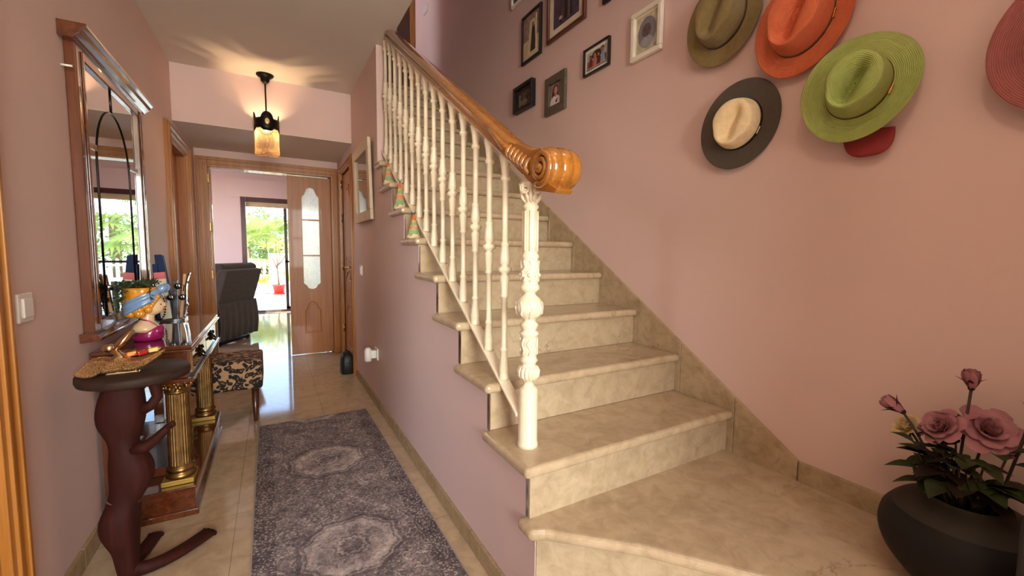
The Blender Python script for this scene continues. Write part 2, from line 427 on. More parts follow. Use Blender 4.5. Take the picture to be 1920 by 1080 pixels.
# newel post
def newel():
    p = [(0.0, 0), (0.034, 0.0), (0.034, 0.012), (0.0315, 0.016), (0.0305, 0.185), (0.029, 0.195), (0.021, 0.20), (0.0165, 0.207), (0.0165, 0.215), (0.024, 0.222), (0.031, 0.235), (0.034, 0.25), (0.031, 0.262),
         (0.027, 0.268), (0.022, 0.272), (0.026, 0.28), (0.03, 0.286), (0.026, 0.292), (0.025, 0.30), (0.027, 0.305), (0.026, 0.355), (0.027, 0.365), (0.031, 0.37), (0.031, 0.376), (0.022, 0.384), (0.027, 0.394), (0.030, 0.402), (0.024, 0.409),
         (0.019, 0.416), (0.024, 0.422), (0.038, 0.435), (0.044, 0.452), (0.043, 0.468), (0.034, 0.486), (0.021, 0.496), (0.018, 0.503), (0.026, 0.51), (0.032, 0.515), (0.031, 0.525), (0.026, 0.532), (0.0275, 0.54), (0.0275, 0.60),
         (0.025, 0.61), (0.028, 0.616), (0.028, 0.622), (0.0235, 0.628), (0.0215, 0.70), (0.0205, 0.765), (0.025, 0.77), (0.025, 0.776), (0.021, 0.782), (0.022, 0.80), (0.026, 0.815), (0.028, 0.832), (0.033, 0.842), (0.033, 0.85), (0.02, 0.853)]
    return p
nx, ny, nz = 0.705, 1.145, 0.525
MB().lathe(newel(), (nx, ny, nz), 32).build('newel_post', IVORY, rail)
m = MB()
def spiral(mb, c, ax, r0, turns, rad, flip_=1, n=40, mi=0):
    pts = []
    rr = []
    for i in range(n):
        t = i/(n-1); a = turns*2*PI*t; r = r0*(1-0.88*t)
        u, v = math.cos(a)*r*flip_, math.sin(a)*r
        if ax == 0: pts.append((c[0]-t*0.004, c[1]+u, c[2]+v))
        else: pts.append((c[0]+u, c[1]-t*0.003, c[2]+v))
        rr.append(rad*(1-0.5*t))
    mb.tube(pts, rr, 8, mi)
# ionic volutes, leaves and flower relief of the cast newel
for fc in range(4):
    an = math.radians(-122)+fc*PI/2; N_ = Vector((math.cos(an), math.sin(an), 0)); S_ = Vector((-N_.y, N_.x, 0)); O_ = Vector((nx, ny, nz))
    for sgn in (-1, 1):
        cc = O_+N_*0.024+S_*sgn*0.017+Vector((0, 0, 0.826)); pth = []
        for i in range(30):
            t = i/29; a = 1.7*2*PI*t+PI/2; r = 0.0155*(1-0.85*t); pth.append(cc+S_*math.cos(a)*r*-sgn+Vector((0, 0, math.sin(a)*r))+N_*0.004*t)
        m.tube(pth, [0.0056*(1-0.4*i/29) for i in range(30)], 8)
        m.tube([O_+N_*0.012+S_*sgn*0.008+Vector((0, 0, 0.782)), O_+N_*0.026+S_*sgn*0.010+Vector((0, 0, 0.80)), O_+N_*0.030+S_*sgn*0.014+Vector((0, 0, 0.812))], [0.004, 0.006, 0.003], 8)
    m.tube([O_+N_*0.016+Vector((0, 0, 0.782)), O_+N_*0.027+Vector((0, 0, 0.80)), O_+N_*0.034+Vector((0, 0, 0.845))], [0.004, 0.006, 0.004], 8)
m.build('newel_volutes', IVORY, rail)
m = MB()
for k in range(16):
    a = 2*PI*k/16; m.tube([(nx+math.cos(a)*r, ny+math.sin(a)*r, nz+z) for r, z in ((0.018, 0.219), (0.0315, 0.237), (0.0335, 0.252), (0.027, 0.266))], [0.003, 0.0055, 0.005, 0.003], 6)
m.build('newel_cup_flutes', IVORY, rail)
m = MB(); m2_ = MB(); m3_ = MB(); m4_ = MB()
for k in range(8):
    a = 2*PI*k/8+0.2
    m.tube([(nx+math.cos(a+da)*r, ny+math.sin(a+da)*r, nz+z) for r, z, da in ((0.022, 0.424, 0), (0.04, 0.438, 0.1), (0.044, 0.455, 0.3), (0.040, 0.472, 0.1), (0.030, 0.482, -0.2), (0.038, 0.467, -0.25))], 0.0038, 6)
    m2_.tube([(nx+math.cos(a)*0.023, ny+math.sin(a)*0.023, nz+z) for z in (0.635, 0.69, 0.76)], [0.0035, 0.003, 0.0025], 6)
    m3_.tube([(nx+math.cos(a+da)*0.027, ny+math.sin(a+da)*0.027, nz+z) for z, da in ((0.305, 0), (0.32, 0.25), (0.34, -0.15), (0.36, 0.2))], 0.0032, 6)
    m4_.tube([(nx+math.cos(a+da)*0.0275, ny+math.sin(a+da)*0.0275, nz+z) for z, da in ((0.54, 0), (0.553, 0.3), (0.57, -0.25), (0.585, 0.3), (0.605, 0))], 0.0034, 6)
    m4_.ell((nx+math.cos(a)*0.029, ny+math.sin(a)*0.029, nz+0.56), (0.006, 0.006, 0.007), 0, 8, 6)
m.build('newel_bulb_relief', IVORY, rail); m2_.build('newel_shaft_flutes', IVORY, rail); m3_.build('newel_lower_relief', IVORY, rail); m4_.build('newel_upper_relief', IVORY, rail)
m = MB().box(nx-0.017, nx+0.017, ny-0.012, ny+0.012, nz+0.845, nz+0.875); m.build('newel_neck', IVORY, rail, bevel=0.003)
# handrail (a moulded profile swept along the slope)
def hr_sec(w=1.0):
    return [(-0.030*w, 0.0), (-0.030*w, 0.010), (-0.024*w, 0.016), (-0.024*w, 0.022), (-0.034*w, 0.030), (-0.035*w, 0.042), (-0.026*w, 0.054), (-0.010*w, 0.060), (0.010*w, 0.060), (0.026*w, 0.054), (0.035*w, 0.042), (0.034*w, 0.030), (0.024*w, 0.022), (0.024*w, 0.016), (0.030*w, 0.010), (0.030*w, 0.0)]
dirv = Vector((0, 1, 0.6385)).normalized(); nrm = Vector((0, -0.6385, 1)).normalized()
rs = []
def hrz(y): return uz(y)+0.016
for (y, w, h_) in ((1.14, 1.0, 1.0), (1.22, 1.0, 1.0), (1.4, 1, 1), (3.12, 1, 1)):
    base = Vector((XR+0.006, y, hrz(y)))
    rs.append([tuple(base+Vector((1, 0, 0))*a+nrm*b_*h_*1.05) for a, b_ in hr_sec(w)])
m = MB().rings(rs[::-1], 0, True, True, True)
# flat plinth under the scroll
m.prism([(1.22, hrz(1.22)+0.012), (1.14, hrz(1.14)+0.01), (1.06, 1.335), (0.965, 1.318), (0.955, 1.328), (0.975, 1.338), (1.10, 1.40), (1.24, hrz(1.24)+0.05)], XR-0.022, XR+0.034, 0)
m.build('handrail', HONEY, rail, bevel=0.002)
# the carved scroll: roll, spiral ribbon and acanthus leaves
cx_, cy_, cz_ = 0.664, 1.022, 1.396
m = MB()
rs = []
for (dx, rr) in ((0.0, 0.030), (0.002, 0.046), (0.006, 0.055), (0.014, 0.059), (0.026, 0.061), (0.034, 0.0600), (0.037, 0.0575), (0.041, 0.0605), (0.056, 0.062), (0.07, 0.0615), (0.073, 0.059), (0.077, 0.061), (0.086, 0.0605), (0.097, 0.058), (0.105, 0.052), (0.110, 0.042), (0.1115, 0.03)):
    rs.append([(cx_+dx, cy_+math.cos(2*PI*j/40)*rr*0.90, cz_+math.sin(2*PI*j/40)*rr*0.96) for j in range(40)])
m.rings(rs, 0)
m.build('scroll_roll', HONEY, rail)
m = MB()
n = 70; pts = []; rr = []
for i in range(n):
    t = i/(n-1); a = -PI*0.35-2.35*2*PI*t; r = 0.049*(1-0.86*t)
    pts.append((cx_-0.001-0.006*t, cy_+math.cos(a)*r, cz_+math.sin(a)*r)); rr.append(0.0105*(1-0.42*t))
m.tube(pts, rr, 10)
m.ell((cx_-0.006, cy_, cz_), (0.010, 0.011, 0.011), 0, 12, 8)
m.build('scroll_spiral', HONEY, rail)
m = MB()
# shell of leaves wrapping from the rail into the roll
for i in range(6):
    t = i/5
    yb = 1.088+0.115*t; zb = 1.424+0.062*t
    for side in (-1, 1):
        x0 = XR+0.006+side*0.034
        q0, q1, q2, q3 = Vector((x0, yb+0.002, zb-0.036)), Vector((x0+side*0.010, yb+0.024, zb-0.020)), Vector((x0+side*0.006, yb+0.016, zb+0.006)), Vector((x0-side*0.012, yb-0.008, zb+0.012))
        bz_ = [q0*(1-s)**3+q1*3*s*(1-s)**2+q2*3*s*s*(1-s)+q3*s**3 for s in [w_/14 for w_ in range(15)]]
        m.tube(bz_, [0.003+0.0065*math.sin(PI*min(1, 0.1+w_/15)) for w_ in range(15)], 10)
m.prism([(1.03, 1.450), (1.085, 1.455), (1.16, 1.485), (1.22, hrz(1.22)+0.062), (1.22, hrz(1.22)+0.02), (1.16, 1.42), (1.10, 1.37), (1.06, 1.355)], XR-0.026, XR+0.040, 0)
m.tube([(XR+0.006, 1.33, hrz(1.33)+0.052), (XR+0.006, 1.22, 1.496), (XR+0.006, 1.13, 1.452), (XR+0.016, 1.05, 1.435)], [0.006, 0.020, 0.024, 0.02], 12)
for side in (-1, 1):
    m.tube([(XR+0.006+side*0.030, 1.42, hrz(1.42)+0.040), (XR+0.006+side*0.034, 1.33, hrz(1.33)+0.048), (XR+0.006+side*0.034, 1.25, hrz(1.25)+0.035), (XR+0.006+side*0.034, 1.21, hrz(1.21)+0.045)], [0.003, 0.010, 0.013, 0.006], 8)
m.build('scroll_leaves', HONEY, rail)
# top end of the handrail
MB().box(XR-0.028, XR+0.042, 3.06, 3.12, hrz(3.09)-0.005, hrz(3.09)+0.085).build('rail_end', HONEY, rail, bevel=0.006)

# small painted tepee ornaments on the ends of the treads
def teepee(loc, h, w, label):
    t = NT('tepee_cloth'); tc = t.coord()
    sep = t.new('ShaderNodeSeparateXYZ'); t.l(tc, sep.inputs[0])
    n = t.noise(tc, 55, 2)
    f = t.math('ADD', t.math('MULTIPLY', sep.outputs[2], 1/h), t.math('MULTIPLY', t.math('SUBTRACT', n, 0.5), 0.5))
    c = t.ramp(f, [(0.0, srgb(226, 200, 160)), (0.12, srgb(240, 205, 170)), (0.16, srgb(140, 160, 112)), (0.34, srgb(166, 180, 132)), (0.38, srgb(206, 128, 84)), (0.52, srgb(214, 160, 124)), (0.56, srgb(136, 160, 120)), (0.74, srgb(216, 190, 90)), (0.8, srgb(210, 110, 70))])
    for e in t.n:
        if e.bl_idname == 'ShaderNodeValToRGB': e.color_ramp.interpolation = 'CONSTANT'
    t.set(c, 0.8)
    o = thing('tepee_ornament', label, 'ornament', loc, 'painted tepees on the stair treads')
    x, y, z = loc
    MB().lathe([(w/2, 0), (w/2*0.55, h*0.45), (w*0.06, h)], (x, y, z), 12).build('cloth_cone', t.m, o)
    mm = MB()
    for a in (0.3, 2.4, 4.5):
        mm.tube([(x-math.cos(a)*0.006, y-math.sin(a)*0.006, z+h*0.95), (x+math.cos(a)*0.012, y+math.sin(a)*0.012, z+h*1.12)], 0.0016, 5)
    mm.build('pole', STOOLTOP, o)
teepee((0.652, 2.79, zk(8)), 0.145, 0.072, 'painted cloth tepee on the highest tread with a tepee, behind the railing foot')
teepee((0.655, 2.52, zk(7)), 0.155, 0.085, 'painted cloth tepee on the tread between the other two tepees')
teepee((0.657, 2.25, zk(6)), 0.125, 0.085, 'painted cloth tepee on the lowest tread with a tepee')

# ---------------------------------------------------------------- doors and frames
def frame_profile_x(mb, x0, x1, ztop, y, w=0.09, d=0.02, mi=0):
    """moulded door surround on a wall facing -y, opening x0..x1, z 0..ztop"""
    for (o, th) in ((0, d), (w*0.22, d*1.35), (w*0.44, d*0.9), (w*0.66, d*1.5), (w*0.86, d*0.8)):
        ww = w*0.16 if o else w
        mb.box(x0-o-ww, x0-o, y-th, y+0.01, 0, ztop+o+ww, mi)
        mb.box(x1+o, x1+o+ww, y-th, y+0.01, 0, ztop+o+ww, mi)
        mb.box(x0-o, x1+o, y-th, y+0.01, ztop+o, ztop+o+ww, mi)
def frame_profile_y(mb, y0, y1, ztop, x, sgn, w=0.09, d=0.02, mi=0):
    for (o, th) in ((0, d), (w*0.22, d*1.35), (w*0.44, d*0.9), (w*0.66, d*1.5), (w*0.86, d*0.8)):
        ww = w*0.16 if o else w
        xa, xb = sorted((x-sgn*0.01, x+sgn*th))
        mb.box(xa, xb, y0-o-ww, y0-o, 0, ztop+o+ww, mi)
        mb.box(xa, xb, y1+o, y1+o+ww, 0, ztop+o+ww, mi)
        mb.box(xa, xb, y0-o, y1+o, ztop+o, ztop+o+ww, mi)
# double door to the living room: frame, right leaf shut
d1 = sempty('door_1', (0.02, YD, 0))
m = MB(); frame_profile_x(m, -0.525, 0.575, 1.955, YD-0.001, 0.095, 0.022)
m.build('door_frame', OAK, d1, bevel=0.003)
m = MB().box(-0.56, -0.525, YD, YD+0.14, 0, 1.955).box(0.575, 0.61, YD, YD+0.14, 0, 1.955).box(-0.56, 0.61, YD, YD+0.14, 1.955, 1.99)
m.box(-0.525, -0.508, YD+0.05, YD+0.09, 0, 1.955).box(0.558, 0.575, YD+0.095, YD+0.14, 0, 1.955)
m.build('door_lining', OAK, d1)
for z in (0.32, 0.86, 1.33, 1.80):
    m = MB().lathe([(0.006, 0), (0.006, 0.09)], (-0.522, YD+0.035, z), 10).box(-0.5245, -0.520, YD+0.01, YD+0.035, z+0.005, z+0.085)
    m.build('hinge', BRASS, d1)
# leaf with arched glazing
lx0, lx1, ly = 0.152, 0.573, YD+0.045
def arch_panel(xc, w, z0, z1, sh):
    """glazing outline with shouldered arch at the top"""
    h = w/2
    pts = [(xc-h, z0), (xc+h, z0), (xc+h, z1-sh)]
    for a in (100, 60, 20): pts.append((xc+h-0.0*h-h*0.28*(1-math.sin(math.radians(a))) if False else xc+h*0.93, z1-sh+sh*0.18)) if a == 60 else None
    pts += [(xc+h*0.72, z1-sh+sh*0.32), (xc+h*0.60, z1-sh+sh*0.55)]
    for a in (40, 60, 80, 100, 120, 140): pts.append((xc+h*0.60*math.cos(math.radians(a))*1.0, z1-sh*0.5+sh*0.5*math.sin(math.radians(a))))
    pts += [(xc-h*0.60, z1-sh+sh*0.55), (xc-h*0.72, z1-sh+sh*0.32), (xc-h*0.93, z1-sh+sh*0.18), (xc-h, z1-sh)]
    return pts
gx = 0.372; gw = 0.168
top = arch_panel(gx, gw, 1.493, 1.835, 0.115)
bot = [(p[0], 0.728+(1.835-p[1])*1.0*0.7) for p in arch_panel(gx, gw, 1.493, 1.835, 0.10)]
# leaf slab built as stiles and rails around the glazing
m = MB()
hx0, hx1 = gx-gw/2, gx+gw/2
m.box(lx0, hx0, ly, ly+0.035, 0.008, 1.948).box(hx1, lx1, ly, ly+0.035, 0.008, 1.948)
def cap(mb, upper, z_edge, pts):
    pass
# top rail following the arch
arc = [p for p in top if p[1] >= 1.835-0.116 and True]
arc = sorted([p for p in top[2:]], key=lambda p: -p[0])
m.prism([(hx1, 1.948)]+[(p[0], p[1]) for p in arc]+[(hx0, 1.948)], ly, ly+0.035, 1)
zb0 = 0.728
arcb = [(p[0], zb0+(1.835-p[1])*0.62) for p in arc]
m.prism([(hx0, 0.008)]+[(p[0], p[1]) for p in sorted(arcb, key=lambda p: p[0])]+[(hx1, 0.008)], ly, ly+0.035, 1)
m.box(hx0, hx1, ly, ly+0.035, 1.478, 1.493).box(hx0, hx1, ly, ly+0.035, 1.09, 1.105)
leaf = m.build('door_leaf', DOORW, d1)
FROST = NT('patterned_frosted_glass')
v = FROST.coord((150, 150, 40)); f = FROST.noise(v, 1.0, 4, 0.6, 1.5)
FROST.n.remove(FROST.p); tl = FROST.new('ShaderNodeBsdfTranslucent'); df = FROST.new('ShaderNodeBsdfGlossy'); tp = FROST.new('ShaderNodeBsdfRefraction')
cr = FROST.ramp(f, [(0.35, (0.38, 0.43, 0.39, 1)), (0.6, (0.92, 0.95, 0.92, 1))])
FROST.l(cr, tl.inputs[0]); df.inputs['Roughness'].default_value = 0.25; tp.inputs['Roughness'].default_value = 0.5; tp.inputs['IOR'].default_value = 1.08
mx = FROST.new('ShaderNodeMixShader'); mx.inputs[0].default_value = 0.45; FROST.l(tl.outputs[0], mx.inputs[1]); FROST.l(tp.outputs[0], mx.inputs[2])
mx2 = FROST.new('ShaderNodeMixShader'); mx2.inputs[0].default_value = 0.06; FROST.l(mx.outputs[0], mx2.inputs[1]); FROST.l(df.outputs[0], mx2.inputs[2])
FROST.l(mx2.outputs[0], FROST.n['Material Output'].inputs[0]); FROST = FROST.m
for (a, b_) in ((1.493, 1.84), (1.105, 1.478), (0.72, 1.09)):
    MB().box(hx0-0.002, hx1+0.002, ly+0.016, ly+0.020, a, b_).build('glass_pane', FROST, leaf)
# carved arched panel low on the leaf
pan = arch_panel(0.372, 0.150, 0.245, 0.585, 0.10)
m = MB(); m.tube([(p[0], ly-0.001, p[1]) for p in pan]+[(pan[0][0], ly-0.001, pan[0][1])], 0.006, 6)
inn = arch_panel(0.372, 0.108, 0.268, 0.555, 0.085)
m.prism(inn, ly-0.007, ly+0.002, 1)
m.build('carved_panel', DOORW, leaf, bevel=0.003)
# door in the stair wall (cupboard), leaf with handle
d2 = sempty('door_2', (XA, 4.5, 0))
m = MB(); frame_profile_y(m, 4.19, 4.80, 1.94, XA+0.001, -1, 0.085, 0.018); m.build('door_frame', OAK, d2, bevel=0.003)
m = MB().box(XA, XA2, 4.13, 4.19, 0, 1.99).box(XA, XA2, 4.80, 4.86, 0, 1.99).box(XA, XA2, 4.19, 4.80, 1.94, 1.99); m.build('door_lining', OAK, d2)
l2 = MB().box(XA+0.012, XA+0.045, 4.195, 4.795, 0.006, 1.935).build('door_leaf', DOORW, d2)
for (z0, z1, sh) in ((1.05, 1.80, 0.14), (0.72, 0.95, 0.07), (0.18, 0.62, 0.10)):
    p = arch_panel(4.50, 0.38, z0, z1, sh); mm = MB()
    mm.tube([(XA+0.0115, q[0], q[1]) for q in p]+[(XA+0.0115, p[0][0], p[0][1])], 0.010, 6)
    p = arch_panel(4.50, 0.29, z0+0.04, z1-0.04, sh*0.8); mm.prism(p, XA+0.003, XA+0.014, 0)
    mm.build('carved_panel', DOORW, l2, bevel=0.004)
m = MB().box(XA+0.003, XA+0.013, 4.235, 4.275, 0.80, 1.06).tube([(XA-0.0, 4.255, 1.0), (XA-0.045, 4.255, 1.0), (XA-0.05, 4.27, 1.0), (XA-0.05, 4.36, 0.995)], 0.008, 8)
m.tube([(XA+0.005, 4.255, 0.87), (XA-0.025, 4.255, 0.87)], 0.012, 8)
m.build('handle', BRASS, l2, bevel=0.002)
for z in (0.3, 0.95, 1.45, 1.8): MB().lathe([(0.007, 0), (0.007, 0.08)], (XA-0.010, 4.792, z), 8).build('hinge', BRASS, l2)
# far doorway on the left wall
d3 = sempty('door_3', (XL, 4.3, 0))
m = MB(); frame_profile_y(m, 3.935, 4.675, 1.96, XL-0.001, 1, 0.095, 0.022); m.build('door_frame', OAK, d3, bevel=0.003)
m = MB().box(XL-0.12, XL, 3.92, 3.95, 0, 1.97).box(XL-0.12, XL, 4.66, 4.69, 0, 1.97).box(XL-0.12, XL, 3.95, 4.66, 1.945, 1.97)
m.box(XL-0.095, XL-0.06, 3.95, 4.66, 0.005, 1.945)
m.build('door_leaf', DOORW, d3)
# near doorway on the left wall: frame only
d4 = sempty('door_4', (XL, 1.1, 0))
m = MB(); frame_profile_y(m, 0.63, 1.55, 1.99, XL-0.001, 1, 0.095, 0.022); m.build('door_frame', OAK, d4, bevel=0.003)
m = MB().box(XL-0.12, XL, 0.62, 0.64, 0, 2.0).box(XL-0.12, XL, 1.54, 1.56, 0, 2.0).box(XL-0.12, XL, 0.64, 1.54, 1.98, 2.0); m.build('door_lining', OAK, d4)
# door at the head of the stairs
d5 = sempty('door_5', (1.2, YU, 2.975))
DKDOOR = wood('dark_door_wood', (42, 22, 12), (66, 36, 20), (84, 48, 28), 0.45)
m = MB().box(0.85, 1.18, YU-0.012, YU, 2.976, 4.95).box(1.19, 1.38, YU-0.012, YU, 2.976, 4.95).box(1.40, 1.555, YU-0.012, YU, 2.976, 4.95); m.build('door_leaf', DKDOOR, d5, bevel=0.004)
m = MB().box(1.555, 1.615, YU-0.03, YU+0.001, 2.976, 5.05); m.build('door_frame', OAK, d5, bevel=0.004)

# windows behind the camera and in the side room (frames with panes)
def window_y(name, x0, x1, z0, z1, y, nx_, nz_, mat):
    w = sempty(name, ((x0+x1)/2, y, z0))
    m = MB()
    for (a, b_, c, d) in ((x0, x0+0.05, z0, z1), (x1-0.05, x1, z0, z1), (x0, x1, z0, z0+0.05), (x0, x1, z1-0.05, z1)): m.box(a, b_, y-0.03, y+0.03, c, d)
    for i in range(1, nx_): m.box(x0+(x1-x0)*i/nx_-0.025, x0+(x1-x0)*i/nx_+0.025, y-0.02, y+0.02, z0, z1)
    for i in range(1, nz_): m.box(x0, x1, y-0.015, y+0.015, z0+(z1-z0)*i/nz_-0.02, z0+(z1-z0)*i/nz_+0.02)
    m.build('window_frame', mat, w)
    MB().box(x0, x1, y-0.003, y+0.003, z0, z1).build('pane', GLASS, w)
window_y('window_2', -0.55, 0.95, 0.65, 2.3, -2.66, 3, 2, WPLAST)

# ---------------------------------------------------------------- living room beyond the door
m = MB()
for (a, b_, z0, z1) in ((-2.6, -0.478, 0, 2.62), (-0.478, 2.9, 2.10, 2.62), (2.9, 4.2, 0, 2.62)):
    m.box(a, b_, YF, YF+0.15, z0, z1)
struct('wall_living_far', m, PINK2)
m = MB().box(-2.6, -0.75, 5.2, 5.27, 0, 2.62)
m = MB()
for (a, b_, z0, z1) in ((5.27, 6.0, 0, 2.62), (6.0, 8.4, 0, 0.6), (6.0, 8.4, 2.4, 2.62), (8.4, YF, 0, 2.62)): m.box(-2.5, -2.4, a, b_, z0, z1)
struct('wall_living_left', m, PINK2)
struct('wall_living_right', MB().box(4.1, 4.2, 5.27, YF, 0, 2.62), PINK2)
struct('wall_living_near', MB().box(-2.5, XL-0.12, 5.15, 5.27, 0, 2.62).box(1.74, 4.2, 5.15, 5.27, 0, 2.62), PINK2)
struct('ceiling_living', MB().box(-2.6, 4.2, 5.271, YF+0.15, 2.52, 2.62), simple('living_ceiling_white', (236, 230, 222), 0.7, 0, None, 0.02))
struct('trim_2', MB().box(-0.61, 3.0, YF-0.028, YF+0.001, 2.08, 2.42), PINK2)
# terrace window: burgundy frame with sliding leaves, rolled-up shutter
w1 = sempty('window_1', (1.2, YF, 0))
m = MB().box(-0.478, -0.40, YF-0.03, YF+0.13, 0, 2.10).box(2.82, 2.9, YF-0.03, YF+0.13, 0, 2.10).box(-0.40, 2.82, YF-0.03, YF+0.13, 2.02, 2.10).box(-0.40, 2.82, YF-0.03, YF+0.13, 0.0, 0.035)
m.build('window_frame', BURG, w1, bevel=0.004)
DKF = simple('dark_sliding_frame', (48, 24, 26), 0.35, 0, 0.3)
for (a, b_, yy) in ((-0.40, 0.28, 0.03), (0.20, 1.95, 0.08), (1.87, 2.82, 0.03)):
    mm = MB()
    if a > 0: mm.box(a, a+0.05, YF+yy, YF+yy+0.035, 0.035, 2.02).box(b_-0.05, b_, YF+yy, YF+yy+0.035, 0.035, 2.02).box(a, b_, YF+yy, YF+yy+0.035, 0.035, 0.08).box(a, b_, YF+yy, YF+yy+0.035, 0.92, 0.955)
    if a > 0: mm.build('sliding_frame', DKF, w1)
    if a > 0: MB().box(a+0.01, b_-0.01, YF+yy+0.015, YF+yy+0.019, 0.05, 2.02).build('pane', GLASS, w1)
SHUT = simple('cream_roller_shutter', (214, 186, 150), 0.55)
m = MB()
for i in range(4): m.box(-0.399, 2.819, YF+0.012, YF+0.027, 1.930+i*0.0225, 1.952+i*0.0225)
m.build('roller_shutter', SHUT, w1, bevel=0.003)

# recliner seen from behind
FAB = simple('taupe_grey_fabric', (74, 65, 57), 0.9, 0, None, 0.12, 20, 0.3, 120)
FAB.node_tree.nodes['Principled BSDF'].inputs['Sheen Weight'].default_value = 0.1
rc = thing('recliner_chair', 'dark grey fabric recliner in front of the terrace window', 'recliner', (-0.73, 6.45, 0), None, math.radians(60))
RM = Matrix.Translation((-0.73, 6.45, 0)) @ Matrix.Rotation(math.radians(60), 4, 'Z')
def rb(fn, name, mat, bevel=0.02, **kw):
    mm = MB(); fn(mm); mm.xf(RM); return mm.build(name, mat, rc, bevel=bevel, segs=3, **kw)
# local: chair faces +y, width along x (-.33...33)
rb(lambda q: q.prism([(-0.30, 0.10), (-0.385, 0.50), (-0.51, 0.91), (-0.40, 0.93), (-0.22, 0.50), (-0.18, 0.12)], -0.33, 0.33, 0), 'backrest', FAB, 0.02)
rb(lambda q: q.prism([(-0.42, 0.82), (-0.455, 0.955), (-0.41, 0.992), (-0.24, 0.985), (-0.18, 0.90), (-0.22, 0.76)], -0.32, 0.32, 0), 'headrest', FAB, 0.035)
rb(lambda q: q.prism([(-0.36, 0.56), (-0.40, 0.70), (-0.36, 0.80), (-0.20, 0.80), (-0.14, 0.70), (-0.12, 0.56)], -0.32, 0.32, 0), 'back_cushion', FAB, 0.04)
rb(lambda q: q.box(-0.26, 0.26, -0.20, 0.42, 0.26, 0.48), 'seat', FAB, 0.05)
rb(lambda q: q.box(-0.40, -0.25, -0.26, 0.40, 0.10, 0.55), 'armrest', FAB, 0.05)
rb(lambda q: q.box(0.25, 0.40, -0.26, 0.40, 0.10, 0.55), 'armrest', FAB, 0.05)
rb(lambda q: q.grid(lambda u, v_: (-0.35+0.70*u, -0.395-0.010*math.sin(u*40)*(1-v_)-0.02*math.sin(v_*PI), 0.08+0.44*v_), 48, 8), 'back_skirt', FAB, 0, solid=0.012)
rb(lambda q: q.box(-0.28, 0.28, -0.34, -0.30, 0.015, 0.05).box(-0.28, -0.24, -0.34, 0.30, 0.015, 0.05).box(0.24, 0.28, -0.34, 0.30, 0.015, 0.05).box(-0.28, 0.28, 0.28, 0.30, 0.0, 0.10).lathe([(0.02, 0), (0.02, 0.016)], (-0.26, -0.32, 0), 10).lathe([(0.02, 0), (0.02, 0.016)], (0.26, -0.32, 0), 10), 'base', BLACK, 0.004)

# ---------------------------------------------------------------- terrace and garden
PAVE = simple('pale_terrace_paving', (214, 208, 196), 0.7, 0, None, 0.06, 3)
struct('ground_terrace', MB().box(-14, 20, YF+0.15, 15.2, -0.14, -0.02), PAVE)
struct('ground_garden', MB().box(-30, 40, 15.2, 60, -0.2, -0.04), simple('dry_garden_soil', (206, 196, 170), 0.9, 0, None, 0.2, 2))
WPAINT = simple('white_painted_fence', (240, 238, 230), 0.5, 0, None, 0.03)
fe = thing('picket_fence', 'white picket fence at the end of the sunny terrace', 'fence', (-2.4, 14.4, 0))
for i in range(26):
    x = -3.6+i*0.135
    MB().prism([(x-0.035, 0.02), (x+0.035, 0.02), (x+0.035, 0.86), (x, 0.90), (x-0.035, 0.86)], 14.38, 14.40, 1).build('picket', WPAINT, fe)
for z in (0.25, 0.70): MB().box(-3.66, -0.14, 14.40, 14.43, z, z+0.05).build('fence_rail', WPAINT, fe)
fe2 = thing('picket_fence', 'white picket fence seen in the mirror, beside the gazebo', 'fence', (1.5, 14.4, 0))
for i in range(20):
    x = 0.72+i*0.135
    MB().prism([(x-0.035, 0.02), (x+0.035, 0.02), (x+0.035, 0.86), (x, 0.90), (x-0.035, 0.86)], 14.38, 14.40, 1).build('picket', WPAINT, fe2)
for z in (0.25, 0.70): MB().box(0.68, 3.36, 14.40, 14.43, z, z+0.05).build('fence_rail', WPAINT, fe2)
gw_ = tag(MB().box(-0.12, 0.66, 14.35, 14.55, -0.02, 1.06).build('garden_wall', simple('cream_render', (232, 214, 160), 0.8, 0, None, 0.05)), 'low cream rendered garden wall at the end of the picket fence', 'wall')
LEAF = simple('bright_palm_leaf', (152, 170, 84), 0.5, 0, 0.1, 0.3, 3)
LEAFY = simple('yellow_green_leaf', (214, 206, 96), 0.5, 0, 0.1, 0.2, 3)
LEAFD = simple('hedge_leaf', (120, 146, 84), 0.6, 0, None, 0.4, 4)
for lm in (LEAF, LEAFY, LEAFD):
    nt = lm.node_tree; p_ = nt.nodes['Principled BSDF']
    tl = nt.nodes.new('ShaderNodeBsdfTranslucent'); mx = nt.nodes.new('ShaderNodeMixShader'); mx.inputs[0].default_value = 0.35
    src = p_.inputs['Base Color'].links[0].from_socket; nt.links.new(src, tl.inputs[0])
    nt.links.new(p_.outputs[0], mx.inputs[1]); nt.links.new(tl.outputs[0], mx.inputs[2]); nt.links.new(mx.outputs[0], nt.nodes['Material Output'].inputs[0])
BARK = simple('palm_bark', (120, 96, 66), 0.9, 0, None, 0.2, 20, 0.4)
